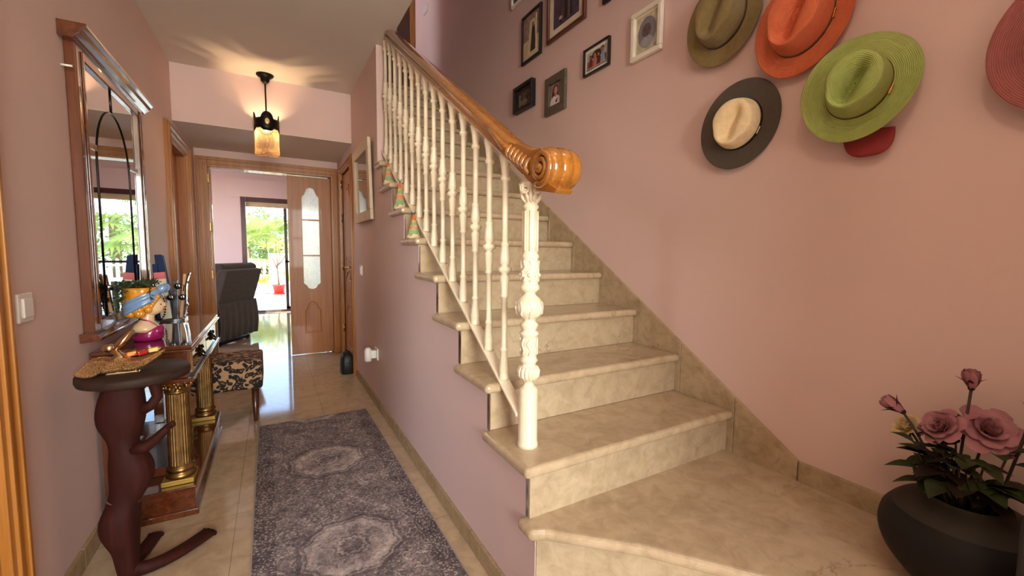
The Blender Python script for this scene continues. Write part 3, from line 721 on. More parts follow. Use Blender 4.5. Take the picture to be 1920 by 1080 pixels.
def fan_palm(x, y, h, r, n, label, mat, seed):
    rr = random.Random(seed)
    o = thing('fan_palm', label, 'palm', (x, y, -0.04), 'palms beyond the terrace')
    MB().lathe([(0.14, 0), (0.10, 0.3), (0.09, h)], (x, y, -0.04), 10).build('trunk', BARK, o)
    mf = MB()
    for i in range(n):
        az = rr.uniform(0, 2*PI); el = rr.uniform(-0.5, 1.2); L = r*rr.uniform(0.5, 0.8)
        d = Vector((math.cos(az)*math.cos(el), math.sin(az)*math.cos(el), math.sin(el)))
        c = Vector((x, y, h))+d*L
        mf.tube([(x, y, h-0.05), tuple(c)], 0.012, 4)
        side = d.cross(Vector((0, 0, 1))).normalized(); upv = side.cross(d).normalized()
        R2 = r*rr.uniform(0.45, 0.7); nb = 18
        for k in range(nb):
            a0 = -1.9+3.8*k/nb; a1 = -1.9+3.8*(k+0.75)/nb
            def bl(a, q): return c+(d*math.cos(a)+side*math.sin(a))*R2*q-Vector((0, 0, 1))*R2*0.35*q*q
            am = (a0+a1)/2
            v = [c, bl(a0, 0.6)+upv*0.01, bl(am, 1.0), bl(a1, 0.6)-upv*0.01]
            mf.add([tuple(q) for q in v], [(0, 1, 2, 3)])
    mf.build('fronds', mat, o)
fan_palm(-0.75, 17.6, 1.25, 1.25, 16, 'bright green fan palm with a low crown right behind the picket fence', LEAF, 1)
fan_palm(0.25, 19.2, 1.4, 1.3, 14, 'fan palm behind the cream garden wall', LEAF, 2)
fan_palm(-2.4, 19.4, 1.6, 1.4, 16, 'fan palm furthest left behind the fence', LEAFY, 3)
fan_palm(2.3, 18.5, 1.8, 1.6, 18, 'fan palm seen in the mirror behind the gazebo', LEAF, 4)
def bush(name, label, c, r, n, size, mat, seed, cat='shrub', group=None, bare=False):
    rr = random.Random(seed); mf = MB()
    for i in range(n):
        u = rr.uniform(-1, 1); a = rr.uniform(0, 2*PI); q = rr.random()**0.33; s_ = math.sqrt(1-u*u)
        p = Vector((c[0]+r[0]*q*s_*math.cos(a), c[1]+r[1]*q*s_*math.sin(a), c[2]+r[2]*q*u))
        d = Vector((rr.uniform(-1, 1), rr.uniform(-1, 1), rr.uniform(-1, 1))).normalized(); e = d.orthogonal().normalized()
        z_ = size*rr.uniform(0.6, 1.3)
        mf.add([tuple(p), tuple(p+d*z_*0.5+e*z_*0.22), tuple(p+d*z_), tuple(p+d*z_*0.5-e*z_*0.22)], [(0, 1, 2, 3)])
    if bare: return mf
    return tag(mf.build(name, mat), label, cat, group)
for i, (x, y, h, w) in enumerate(((-4.5, 23, 2.0, 2.3), (-0.4, 24.5, 2.1, 2.1), (4.4, 23.5, 3.1, 2.3), (8.2, 24, 2.2, 2.4))):
    o = thing('garden_tree', ('leafy tree at the far left of the garden', 'tall leafy tree behind the fan palms', 'leafy tree behind the gazebo', 'leafy tree at the far right of the garden')[i], 'tree', (x, y, -0.04), 'trees at the back of the garden')
    MB().lathe([(0.22, 0), (0.15, h)], (x, y, -0.04), 10).build('trunk', BARK, o)
    bush('', '', (x, y, h*0.75), (w*0.8, 1.6, h*0.72), 2200, 0.22, None, 40+i, bare=True).build('foliage', LEAFD, o)
# gazebo and closed parasol, seen in the mirror
GZ = simple('gazebo_white_cloth', (240, 240, 238), 0.7, 0, None, 0.02)
gz = thing('gazebo', 'white-roofed gazebo with scalloped valance, seen in the mirror', 'gazebo', (2.7, 13.15, 0))
gx0, gx1, gy0, gy1 = 1.2, 4.2, 12.2, 14.1
m = MB().add([(gx0, gy0, 2.05), (gx1, gy0, 2.05), (gx1, gy1, 2.05), (gx0, gy1, 2.05), ((gx0+gx1)/2, (gy0+gy1)/2, 2.55)], [(0, 1, 4), (1, 2, 4), (2, 3, 4), (3, 0, 4), (3, 2, 1, 0)])
m.build('roof', GZ, gz)
m = MB()
for i in range(20):
    x = gx0+(gx1-gx0)*(i+0.5)/20; m.prism([(x-0.07, 2.05)]+[(x+0.07*math.cos(a), 1.93+0.07*math.sin(a)) for a in (PI, 1.25*PI, 1.5*PI, 1.75*PI, 2*PI)]+[(x+0.07, 2.05)], gy0, gy0+0.005, 1)
m.build('valance', GZ, gz)
for (x, y) in ((gx0, gy0), (gx1, gy0), (gx0, gy1), (gx1, gy1)): MB().box(x-0.04, x+0.04, y-0.04, y+0.04, -0.02, 2.06).build('post', simple('grey_post', (120, 126, 120), 0.5), gz)
m = MB().lathe([(0.02, 0.0), (0.32, 0.15), (0.27, 0.7), (0.17, 1.4), (0.11, 2.1), (0.07, 2.42), (0.01, 2.5)], (0.80, 10.9, 0.1), 40, flute=(10, 0.1, 2.5, 0.12))
pr = thing('closed_parasol', 'closed cream parasol on the terrace, seen in the mirror', 'parasol', (0.8, 10.9, -0.02))
m.build('canopy', simple('cream_parasol_cloth', (238, 226, 180), 0.8, 0, None, 0.04), pr)
MB().lathe([(0.025, 0), (0.025, 2.7)], (0.8, 10.9, -0.02), 10).lathe([(0.25, 0), (0.25, 0.06), (0.03, 0.08)], (0.8, 10.9, -0.02), 20).build('pole', WPAINT, pr)
# pots on the terrace
REDP = simple('red_plastic_pot', (206, 56, 44), 0.45); WHP = simple('white_plastic_pot', (236, 230, 220), 0.5)
def pot(x, y, r, h, mat, label, plant, seed):
    o = thing('potted_plant', label, 'potted plant', (x, y, -0.02), 'pots on the terrace')
    MB().lathe([(r*0.72, 0), (r*0.95, h*0.85), (r*1.05, h*0.86), (r*1.05, h), (r*0.92, h), (r*0.88, h*0.9)], (x, y, -0.02), 24).build('pot', mat, o)
    MB().lathe([(r*0.85, 0), (r*1.1, 0.03), (r*1.0, 0.03)], (x, y, -0.018), 24).build('saucer', mat, o)
    MB().lathe([(r*0.9, h*0.88), (r*0.4, h*0.91)], (x, y, -0.02), 16).build('soil', BARK, o)
    rr = random.Random(seed)
    if plant == 'small_tree':
        m = MB(); m.tube([(x, y, h*0.85), (x-0.02, y, 0.6), (x-0.03, y, 0.76)], [0.02, 0.018, 0.016], 6)
        tips = []
        for k in range(5):
            a = rr.uniform(0, 2*PI); e = (x-0.03+math.cos(a)*0.30, y+math.sin(a)*0.3, 1.12+rr.uniform(-0.05, 0.2)); tips.append(e)
            m.tube([(x-0.03, y, 0.66+0.04*k*0.5), ((x+e[0])/2, (y+e[1])/2, 0.92), e], [0.014, 0.010, 0.006], 5)
        m.build('trunk', simple('grey_branch', (120, 104, 84), 0.8), o)
        mf = MB()
        for e in tips:
            for k in range(12):
                d = Vector((rr.uniform(-1, 1), rr.uniform(-1, 1), rr.uniform(-0.5, 0.9))).normalized(); q = d.orthogonal().normalized(); p = Vector(e)
                mf.add([tuple(p), tuple(p+d*0.12+q*0.03), tuple(p+d*0.24), tuple(p+d*0.12-q*0.03)], [(0, 1, 2, 3)])
        mf.build('foliage', LEAFY, o)
    else:
        mf = MB()
        for k in range(60):
            a = rr.uniform(0, 2*PI); d = Vector((math.cos(a)*0.5, math.sin(a)*0.5, 1)).normalized(); q = d.orthogonal().normalized(); p = Vector((x+math.cos(a)*r*0.4, y+math.sin(a)*r*0.4, h*0.85)); L = plant*rr.uniform(0.6, 1)
            mf.add([tuple(p), tuple(p+d*L*0.5+q*0.02), tuple(p+d*L), tuple(p+d*L*0.5-q*0.02)], [(0, 1, 2, 3)])
        mf.build('foliage', LEAFY, o)
pot(0.118, 12.9, 0.15, 0.26, REDP, 'red pot on the terrace holding a slim bare-stemmed small tree', 'small_tree', 5)
pot(-0.25, 13.3, 0.19, 0.28, WHP, 'white pot on the terrace between the red pots', 0.35, 6)
pot(-0.62, 13.1, 0.16, 0.30, REDP, 'red pot on the terrace partly hidden behind the recliner', 0.3, 7)
pot(0.45, 13.6, 0.18, 0.30, WHP, 'white pot on the terrace right of the small tree', 0.45, 8)

# ---------------------------------------------------------------- hall fixtures
# pendant lamp
lamp = thing('pendant_lamp', 'black metal pendant lamp with an amber bead fringe hanging in the hall', 'lamp', (-0.012, 4.06, ZC))
lx, ly_ = -0.012, 4.06
MB().lathe([(0.0, 0), (0.062, 0), (0.062, -0.008), (0.052, -0.018), (0.034, -0.030), (0.030, -0.052), (0.012, -0.068), (0.0, -0.07)][::-1], (lx, ly_, ZC-0.001), 28).build('canopy', BLACK, lamp)
MB().lathe([(0.006, 2.19), (0.006, 2.49)], (lx, ly_, 0), 10).build('rod', BLACK, lamp)
rS = 0.088
m = MB()
def bandtop(a):
    q = (a*4/(2*PI)) % 1.0; dd = abs(q-0.5)*2
    return 2.195+(0.05*math.sqrt(max(0, 1-(dd/0.62)**2)) if dd < 0.62 else 0)
def bandbot(a):
    q = (a*4/(2*PI)) % 1.0; dd = abs(q-0.5)*2
    return 2.118-(0.022*math.sqrt(max(0, 1-(dd/0.62)**2)) if dd < 0.62 else 0)
OFF = PI/4+0.06
for (rr_) in (rS, ):
    m.grid(lambda u, v_: (lx+rr_*math.cos(2*PI*u+OFF), ly_+rr_*math.sin(2*PI*u+OFF), bandbot(2*PI*u)+(bandtop(2*PI*u)-bandbot(2*PI*u))*v_), 96, 4)
m.build('shade_band', BLACK, lamp, solid=0.004)
m = MB()
for a in (0, PI/2): m.tube([(lx+rS*math.cos(a+OFF), ly_+rS*math.sin(a+OFF), 2.185), (lx-rS*math.cos(a+OFF), ly_-rS*math.sin(a+OFF), 2.185)], 0.003, 6)
m.build('spider', BLACK, lamp)
AMBER = NT('amber_cabochon'); AMBER.set(srgb(240, 190, 110), 0.2, 0, 1.0); AMBER = AMBER.m
for k in range(4):
    a = 2*PI*(k+0.5)/4+OFF
    mm = MB().ell((0, 0, 0), (0.005, 0.017, 0.024), 0, 14, 8); mm.xf(Matrix.Translation((lx+(rS+0.003)*math.cos(a), ly_+(rS+0.003)*math.sin(a), 2.168)) @ Matrix.Rotation(a, 4, 'Z'))
    mm.build('cabochon', AMBER, lamp)
BEAD = NT('amber_glass_bead'); BEAD.set(srgb(255, 205, 120), 0.15, 0, 0.5)
BEAD.n.remove(BEAD.p); a_ = BEAD.new('ShaderNodeBsdfTranslucent'); a_.inputs[0].default_value = srgb(255, 224, 176); b_ = BEAD.new('ShaderNodeBsdfTransparent'); b_.inputs[0].default_value = srgb(255, 238, 210)
g_ = BEAD.new('ShaderNodeBsdfGlossy'); g_.inputs['Roughness'].default_value = 0.1
mx = BEAD.new('ShaderNodeMixShader'); mx.inputs[0].default_value = 0.55; BEAD.l(a_.outputs[0], mx.inputs[1]); BEAD.l(b_.outputs[0], mx.inputs[2])
mx2 = BEAD.new('ShaderNodeMixShader'); mx2.inputs[0].default_value = 0.15; BEAD.l(mx.outputs[0], mx2.inputs[1]); BEAD.l(g_.outputs[0], mx2.inputs[2])
BEAD.l(mx2.outputs[0], BEAD.n['Material Output'].inputs[0]); BEAD = BEAD.m
m = MB()
for k in range(60):
    a = 2*PI*k/60; L = 0.178+0.018*math.cos(4*a); zt = bandbot(a)
    x, y = lx+(rS-0.003)*math.cos(a+OFF), ly_+(rS-0.003)*math.sin(a+OFF)
    m.lathe([(0.0013, -L*0.86), (0.0013, 0)], (x, y, zt), 5)
    m.ell((x, y, zt-L*0.88), (0.0036, 0.0036, 0.0045), 0, 6, 5); m.ell((x, y, zt-L*0.94), (0.0028, 0.0028, 0.0055), 0, 6, 5); m.ell((x, y, zt-L), (0.0038, 0.0038, 0.0038), 0, 6, 5)
    m.ell((x, y, zt-0.012), (0.003, 0.003, 0.003), 0, 6, 4)
tag(m.build('bead_fringe', BEAD, lamp), 'amber bead fringe')
BULB = NT('glowing_bulb'); BULB.p.inputs['Emission Color'].default_value = (1, 0.62, 0.25, 1); BULB.p.inputs['Emission Strength'].default_value = 45; BULB = BULB.m
MB().ell((lx, ly_, 2.125), (0.016, 0.016, 0.024), 0, 14, 10).build('bulb', BULB, lamp)
MB().lathe([(0.012, 2.145), (0.012, 2.195)], (lx, ly_, 0), 10).build('socket', BLACK, lamp)
light('pendant_bulb', 'POINT', (lx, ly_, 2.128), 25, (1.0, 0.68, 0.38), 0.02)

# added lamp, out of view overhead, to brighten the hats and upper right wall
cl_ = thing('added_ceiling_lamp', 'added unseen round opal glass fill lamp over the entrance end of the hall', 'lamp', (0.1, 0.0, ZC))
MB().lathe([(0.0, -0.02), (0.13, -0.02), (0.14, -0.001), (0.0, -0.001)], (0.1, 0.0, ZC), 32).build('base', BRASS, cl_)
OPAL = NT('opal_glass'); OPAL.set(srgb(245, 235, 215), 0.3); OPAL.p.inputs['Emission Color'].default_value = (1, 0.78, 0.5, 1); OPAL.p.inputs['Emission Strength'].default_value = 2.0; OPAL = OPAL.m
MB().lathe([(0.0, -0.105), (0.06, -0.098), (0.10, -0.075), (0.122, -0.04), (0.125, -0.021)], (0.1, 0.0, ZC), 32, caps=False).build('glass_shade', OPAL, cl_)
light('added_entrance_fill', 'POINT', (0.1, 0.0, ZC-0.16), 7, (1.0, 0.82, 0.58), 0.06)
def plate(name, label, cat, parts, **kw):
    pass
# switches, socket
o = thing('light_switch', 'white light switch on the left wall near the mirror', 'switch', (XL, 1.762, 0.98))
MB().box(XL-0.001, XL+0.008, 1.762-0.042, 1.762+0.042, 0.938, 1.022).build('plate', WPLAST, o, bevel=0.003)
MB().box(XL+0.007, XL+0.014, 1.762-0.027, 1.762+0.027, 0.952, 1.008).build('rocker', WPLAST, o, bevel=0.002)
o = thing('light_switch', 'small white light switch on the stair wall beside the cupboard door', 'switch', (XA, 3.767, 0.99))
MB().box(XA-0.008, XA+0.001, 3.767-0.042, 3.767+0.042, 0.95, 1.032).build('plate', WPLAST, o, bevel=0.003)
MB().box(XA-0.013, XA-0.007, 3.767-0.025, 3.767+0.025, 0.963, 1.018).build('rocker', WPLAST, o, bevel=0.002)
o = thing('light_switch', 'white light switch high beside the door at the head of the stairs', 'switch', (XB, 5.0, 3.9))
MB().box(XB-0.008, XB+0.001, 4.93, 5.07, 3.90, 3.98).build('plate', WPLAST, o, bevel=0.003)
MB().box(XB-0.012, XB-0.007, 4.945, 4.995, 3.91, 3.97).build('rocker', WPLAST, o); MB().box(XB-0.012, XB-0.007, 5.005, 5.055, 3.91, 3.97).build('rocker', WPLAST, o)
o = thing('wall_socket', 'white wall socket low on the stair wall', 'socket', (XA, 3.19, 0.40))
MB().box(XA-0.009, XA+0.001, 3.145, 3.235, 0.357, 0.443).build('plate', WPLAST, o, bevel=0.003)
o = thing('air_freshener', 'white plug-in air freshener fitted in the low wall socket', 'air freshener', (XA-0.04, 3.20, 0.40))
MB().box(XA-0.045, XA-0.0091, 3.165, 3.215, 0.37, 0.43).build('plug_body', WPLAST, o, bevel=0.008, segs=3)
mm = MB().lathe([(0.022, -0.05), (0.026, -0.045), (0.026, 0.03), (0.018, 0.045), (0.012, 0.05)], (0, 0, 0), 20); mm.xf(Matrix.Translation((XA-0.065, 3.19, 0.40))); mm.build('refill', WPLAST, o)
# framed mirror-like picture on the stair wall
PICW = wood('whitewashed_wood', (176, 150, 122), (206, 184, 156), (222, 204, 178), 0.5, coat=0)
o = thing('framed_picture', 'pale wooden framed picture under glass on the stair wall beside the cupboard door', 'picture', (XA, 3.55, 1.68))
fy0, fy1, fz0, fz1 = 3.20, 3.86, 1.385, 1.965
PM = Matrix.Translation((XA-0.003, 0, fz0)) @ Matrix.Rotation(math.radians(-1.5), 4, 'Y') @ Matrix.Translation((-(XA-0.003), 0, -fz0))
def pa(mb, name, mat, **kw): mb.xf(PM); return mb.build(name, mat, o, **kw)
m = MB(); x0, x1 = XA-0.030, XA-0.006
m.box(x0, x1, fy0, fy1, fz0, fz0+0.075).box(x0, x1, fy0, fy1, fz1-0.075, fz1).box(x0, x1, fy0, fy0+0.075, fz0+0.075, fz1-0.075).box(x0, x1, fy1-0.075, fy1, fz0+0.075, fz1-0.075)
pa(m, 'frame', PICW, bevel=0.004)
DPIC = NT('dark_print'); v = DPIC.coord(); DPIC.set(DPIC.ramp(DPIC.noise(v, 5, 4), [(0.3, srgb(70, 50, 38)), (0.7, srgb(104, 80, 62))]), 0.03, 0, 1.0); DPIC = DPIC.m
pa(MB().box(XA-0.014, XA-0.010, fy0+0.07, fy1-0.07, fz0+0.07, fz1-0.07), 'print', DPIC)

# ---------------------------------------------------------------- console table and mirror
con = thing('console_table', 'mahogany console table with two drawers and gilded fluted columns', 'console table', (-0.47, 2.72, 0))
cy0, cy1, cxF = 2.235, 3.205, -0.325
m = MB().box(XL+0.013, cxF-0.025, cy0+0.03, cy1-0.03, 0, 0.03)
m = MB().box(XL+0.014, cxF, cy0, cy1, 0, 0.125); m.build('plinth', MAHOG, con, bevel=0.004)
m = MB().box(XL+0.014, cxF+0.012, cy0-0.012, cy1+0.012, 0.0, 0.028).box(XL+0.014, cxF+0.008, cy0-0.008, cy1+0.008, 0.118, 0.13)
m.build('plinth_moulding', MAHOG, con, bevel=0.004)
m = MB().box(XL+0.014, cxF-0.005, cy0+0.005, cy1-0.005, 0.605, 0.722); m.build('apron', MAHOGZ, con, bevel=0.002)
m = MB().box(XL+0.002, cxF+0.022, cy0-0.020, cy1+0.020, 0.722, 0.732).box(XL+0.002, cxF+0.014, cy0-0.012, cy1+0.012, 0.732, 0.750)
m.build('top', simple('polished_mahogany_top', (92, 50, 28), 0.06, 0, 1.0, 0.15, 6), con, bevel=0.005, segs=3)
for (a_, b_, c_, d_) in ((XL+0.02, cxF-0.01, 0.700, 0.716), (XL+0.02, cxF-0.01, 0.608, 0.622), (XL+0.02, XL+0.04, 0.622, 0.700), (cxF-0.045, cxF-0.01, 0.622, 0.700)): MB().box(a_, b_, cy0-0.001, cy0+0.006, c_, d_).build('end_moulding', MAHOGZ, con, bevel=0.002)
m = MB().box(XL+0.014, cxF+0.018, cy0-0.010, cy1+0.010, 0.588, 0.605); m.build('apron_moulding', MAHOG, con, bevel=0.005, segs=3)
PULL = simple('dark_bronze_pull', (34, 28, 22), 0.35, 0.9)
for (a, b_) in ((cy0+0.06, 2.715), (2.725, cy1-0.06)):
    d = MB().box(cxF-0.006, cxF+0.006, a, b_, 0.615, 0.712).build('drawer', simple('polished_drawer_front', (140, 96, 60), 0.05, 0, 1.0, 0.1, 10), con, bevel=0.003)
    yc = (a+b_)/2; mm = MB()
    for s_ in (-1, 1):
        spiral(mm, (cxF+0.012, yc+s_*0.032, 0.672), 0, 0.018, 1.2, 0.006, s_)
        spiral(mm, (cxF+0.012, yc+s_*0.022, 0.652), 0, 0.014, 1.2, 0.005, -s_)
    mm.tube([(cxF+0.012, yc-0.045, 0.66), (cxF+0.026, yc-0.02, 0.645), (cxF+0.028, yc, 0.642), (cxF+0.026, yc+0.02, 0.645), (cxF+0.012, yc+0.045, 0.66)], 0.005, 8)
    mm.ell((cxF+0.010, yc, 0.668), (0.006, 0.012, 0.018))
    mm.build('pull', PULL, d)
GOLD = simple('antique_gold', (148, 114, 68), 0.36, 1.0, None, 0.35, 25, 0.15, 60)
GOLDP = simple('gold_painted_plinth', (176, 140, 62), 0.45, 0.6)
for yc in (cy0+0.085, cy1-0.085):
    xc = cxF-0.058
    c_ = MB().lathe([(0.0425, 0.205), (0.0405, 0.55)], (xc, yc, 0), 96, flute=(24, 0.2, 0.56, 0.11), caps=False).build('column', GOLD, con)
    MB().box(xc-0.062, xc+0.052, yc-0.058, yc+0.058, 0.131, 0.152).build('column_plinth', GOLDP, c_, bevel=0.002)
    MB().lathe([(0.052, 0.152), (0.056, 0.16), (0.054, 0.17), (0.048, 0.174), (0.048, 0.18), (0.053, 0.186), (0.050, 0.196), (0.0435, 0.202), (0.042, 0.207)], (xc, yc, 0), 32).build('column_base', GOLD, c_)
    mm = MB().lathe([(0.041, 0.528), (0.046, 0.532), (0.046, 0.537), (0.041, 0.541), (0.042, 0.56), (0.052, 0.584), (0.05, 0.588)], (xc, yc, 0), 32)
    for k in range(8):
        a = 2*PI*k/8
        cx2, cy2 = xc+0.048*math.cos(a), yc+0.048*math.sin(a)
        mm.ell((cx2, cy2, 0.575), (0.010, 0.010, 0.009), 0, 8, 6); mm.ell((xc+0.045*math.cos(a+0.39), yc+0.045*math.sin(a+0.39), 0.555), (0.009, 0.009, 0.012), 0, 8, 6)
        mm.tube([(xc+0.043*math.cos(a), yc+0.043*math.sin(a), 0.542), (xc+0.050*math.cos(a+0.15), yc+0.050*math.sin(a+0.15), 0.558), (cx2, cy2, 0.578)], [0.004, 0.006, 0.004], 6)
    mm.build('column_capital', GOLD, c_)
# back pilasters and mirror panel under the drawers
for ya_ in (cy0+0.01, cy1-0.055): MB().box(XL+0.014, XL+0.045, ya_, ya_+0.045, 0.131, 0.587).build('back_post', MAHOGZ, con, bevel=0.003)
MB().box(XL+0.014, XL+0.022, cy0+0.055, cy1-0.055, 0.131, 0.587).build('back_mirror', MIRROR, con)
# dark tray with marble pattern lying on the plinth
tr_ = thing('serving_tray', 'wooden tray with a dark marbled bottom leaning inside the console', 'tray', (-0.52, 2.62, 0.131))
MB().box(-0.60, -0.42, 2.40, 2.86, 0.1315, 0.138).build('tray_bottom', simple('dark_marbled_panel', (60, 56, 54), 0.25, 0, 0.4, 0.5, 18), tr_)
m = MB().box(-0.605, -0.595, 2.39, 2.87, 0.131, 0.17).box(-0.42, -0.41, 2.39, 2.87, 0.131, 0.17).box(-0.605, -0.41, 2.39, 2.40, 0.131, 0.17).box(-0.605, -0.41, 2.86, 2.87, 0.131, 0.17); m.build('rim', MAHOGZ, tr_, bevel=0.002)

mir = thing('wall_mirror', 'tall wood-framed mirror with leaded arch above the console table', 'mirror', (XL, 2.65, 0.81))
my0, my1 = 2.185, 3.085
FR = MAHOGZ
mm = MB().box(XL+0.001, XL+0.034, my0, my0+0.075, 0.83, 1.90).box(XL+0.001, XL+0.034, my1-0.075, my1, 0.83, 1.90)
mm.box(XL+0.001, XL+0.034, my0+0.075, my1-0.075, 0.83, 0.875).box(XL+0.001, XL+0.034, my0+0.075, my1-0.075, 1.855, 1.90)
mm.build('frame', FR, mir, bevel=0.004)
for ya_ in (my0+0.045, my1-0.06): MB().box(XL+0.034, XL+0.040, ya_, ya_+0.015, 0.86, 1.88).build('frame_bead', MAHOG, mir, bevel=0.002)
mm = MB(); cpts = [(XL+0.001, 1.895), (XL+0.040, 1.895), (XL+0.046, 1.905), (XL+0.060, 1.915), (XL+0.066, 1.93), (XL+0.078, 1.938), (XL+0.078, 1.95), (XL+0.001, 1.95)]
mm.prism(cpts, my0-0.045, my1+0.045, 1)
mm.build('cornice', MAHOG, mir, bevel=0.002)
mm = MB().prism([(XL+0.001, 0.800), (XL+0.060, 0.806), (XL+0.064, 0.818), (XL+0.050, 0.832), (XL+0.001, 0.834)], my0-0.04, my1+0.04, 1)
mm.build('bottom_moulding', MAHOG, mir, bevel=0.002)
MB().box(XL+0.012, XL+0.020, my0+0.07, my1-0.07, 0.87, 1.86).build('mirror_glass', MIRROR, mir)
mm = MB(); xg = XL+0.021
yL, yR, zs = 2.385, 2.84, 1.50
arc_ = [(xg, yL, 0.872), (xg, yL, zs)]
for i in range(1, 16):
    a = PI-PI*i/16; arc_.append((xg, (yL+yR)/2+(yR-yL)/2*math.cos(a), zs+0.255*math.sin(a)))
arc_ += [(xg, yR, zs), (xg, yR, 0.872)]
mm.tube(arc_, 0.0032, 8)
mm.tube([(xg, 2.61, 1.755), (xg, 2.61, 1.862)], 0.004, 6)
mm.build('lead_strip', LEAD, mir)
mm = MB()
for (a, b_) in ((my0+0.075, yL), (yR, my1-0.075)): mm.box(xg-0.001, xg+0.004, a, b_, 1.545, 1.57)
mm.build('bevel_strip', CHROME, mir, bevel=0.002)
MB().lathe([(0.004, 0), (0.004, 0.03)], (0, 0, 0), 8).xf(Matrix.Translation((XL+0.001, my0-0.028, 1.80)) @ Matrix.Rotation(PI/2, 4, 'Y')).build('wall_hook', WPLAST, mir)

# ---------------------------------------------------------------- organiser on the console
ox, oy, oz = -0.50, 3.06, 0.750
org = thing('acrylic_organiser', 'clear curved acrylic organiser at the far end of the console table', 'organiser', (ox, oy, oz))
mm = MB().box(ox-0.075, ox+0.055, oy-0.055, oy+0.055, oz+0.0005, oz+0.012)
def wallpts(sx): return [(ox+sx[0], oz+0.012), (ox+sx[1], oz+0.12), (ox+sx[2], oz+0.20), (ox+sx[3], oz+0.27)]
mm.grid(lambda u, v_: (ox+0.050+0.035*v_**1.6+0.006*math.sin(v_*6), oy-0.05+0.10*u, oz+0.012+0.255*v_), 4, 12)
mm.grid(lambda u, v_: (ox-0.070-0.02*v_, oy-0.05+0.10*u, oz+0.012+0.20*v_), 4, 8)
mm.build('organiser_body', LGLASS, org, solid=0.004)
def slab(name, label, cat, cx3, cy3, z0, w, d, h, lean, mat, bevel=0.001, group=None, parts=None, rotz=0.0):
    M = Matrix.Translation((cx3, cy3, z0)) @ Matrix.Rotation(rotz, 4, 'Z') @ Matrix.Rotation(lean, 4, 'Y')
    mm = MB().box(-w/2, w/2, -d/2, d/2, 0, h).xf(M)
    o = mm.build(name, mat, None, bevel=bevel)
    return tag(o, label, cat, group)
NAVY = simple('navy_card', (16, 38, 78), 0.6, spec=0.2); TEAL = simple('dark_teal_card', (18, 46, 80), 0.6, spec=0.2); CREAMC = simple('cream_card', (226, 214, 190), 0.5); PINKC = simple('coral_pink_card', (214, 96, 100), 0.5)
BLK2 = simple('black_card', (20, 20, 24), 0.35); TAN = simple('tan_card', (190, 140, 90), 0.5)
# tall navy packs
slab('leaflet_box', 'tall navy box leaning right at the back of the organiser', 'box', ox-0.008, oy+0.010, oz+0.0135, 0.030, 0.05, 0.355, math.radians(-7), NAVY, group='boxes in the organiser')
slab('leaflet_box', 'tall navy box standing upright at the back of the organiser', 'box', ox-0.040, oy+0.014, oz+0.0135, 0.026, 0.04, 0.358, math.radians(-3), TEAL, group='boxes in the organiser')
slab('leaflet_box', 'shorter dark blue box behind the pink-topped cream box', 'box', ox-0.063, oy-0.005, oz+0.0135, 0.022, 0.04, 0.305, math.radians(-1), NAVY, group='boxes in the organiser')
o = thing('leaflet_box', 'cream box with a coral pink top standing in the organiser', 'box', (ox-0.028, oy-0.035, oz+0.0135), 'boxes in the organiser')
M = Matrix.Translation((ox-0.025, oy-0.036, oz+0.0135)) @ Matrix.Rotation(math.radians(-5), 4, 'Y')
MB().box(-0.024, 0.024, -0.012, 0.012, 0, 0.225).xf(M).build('carton', CREAMC, o, bevel=0.001)
MB().box(-0.024, 0.024, -0.0121, 0.0121, 0.225, 0.262).xf(M).build('carton_top', PINKC, o, bevel=0.001)
slab('notebook', 'black notebook standing in the organiser', 'notebook', ox+0.012, oy-0.030, oz+0.0135, 0.018, 0.035, 0.215, math.radians(2), BLK2)
slab('wooden_comb_case', 'tan wooden case at the right edge of the organiser', 'case', ox+0.035, oy-0.005, oz+0.0135, 0.014, 0.03, 0.25, math.radians(6), TAN)
# two pairs of sunglasses hung on the organiser
SGL = simple('black_sunglass_lens', (12, 12, 16), 0.05, 0, 1.0)
def sunglasses(c, label):
    o = thing('sunglasses', label, 'sunglasses', c, 'sunglasses on the organiser')
    for s_ in (-1, 1):
        MB().ell((c[0]+s_*0.026, c[1]-0.004, c[2]), (0.019, 0.005, 0.017), 0, 16, 8).build('lens', SGL, o)
    m_ = MB().tube([(c[0]-0.006, c[1]-0.005, c[2]+0.008), (c[0], c[1]-0.007, c[2]+0.011), (c[0]+0.006, c[1]-0.005, c[2]+0.008)], 0.0022, 6)
    for s_ in (-1, 1): m_.tube([(c[0]+s_*0.049, c[1]-0.004, c[2]+0.006), (c[0]+s_*0.052, c[1]+0.015, c[2]+0.005), (c[0]+s_*0.046, c[1]+0.020, c[2]-0.03)], 0.002, 6)
    m_.build('frame', SGL, o)
sunglasses((ox+0.008, oy-0.062, oz+0.197), 'dark sunglasses hung highest on the organiser')
sunglasses((ox+0.026, oy-0.068, oz+0.135), 'dark sunglasses hung below the other pair on the organiser')
# small bottle with red cap and beads hanging in front
o = thing('bead_necklace', 'dark bead necklace with red beads hanging on the organiser', 'necklace', (ox-0.085, oy-0.068, oz+0.12))
mm = MB(); m2 = MB()
for i in range(30):
    a = 2*PI*i/30; q = (ox-0.045-0.010+0.03*math.cos(a), oy-0.067, oz+0.085+0.075*math.sin(a))
    (m2 if i % 5 == 0 else mm).ell(q, (0.0048, 0.0048, 0.0048), 0, 8, 6)
mm.build('dark_bead', BLACK, o, local=True); m2.build('red_bead', simple('red_bead', (190, 40, 40), 0.3), o)

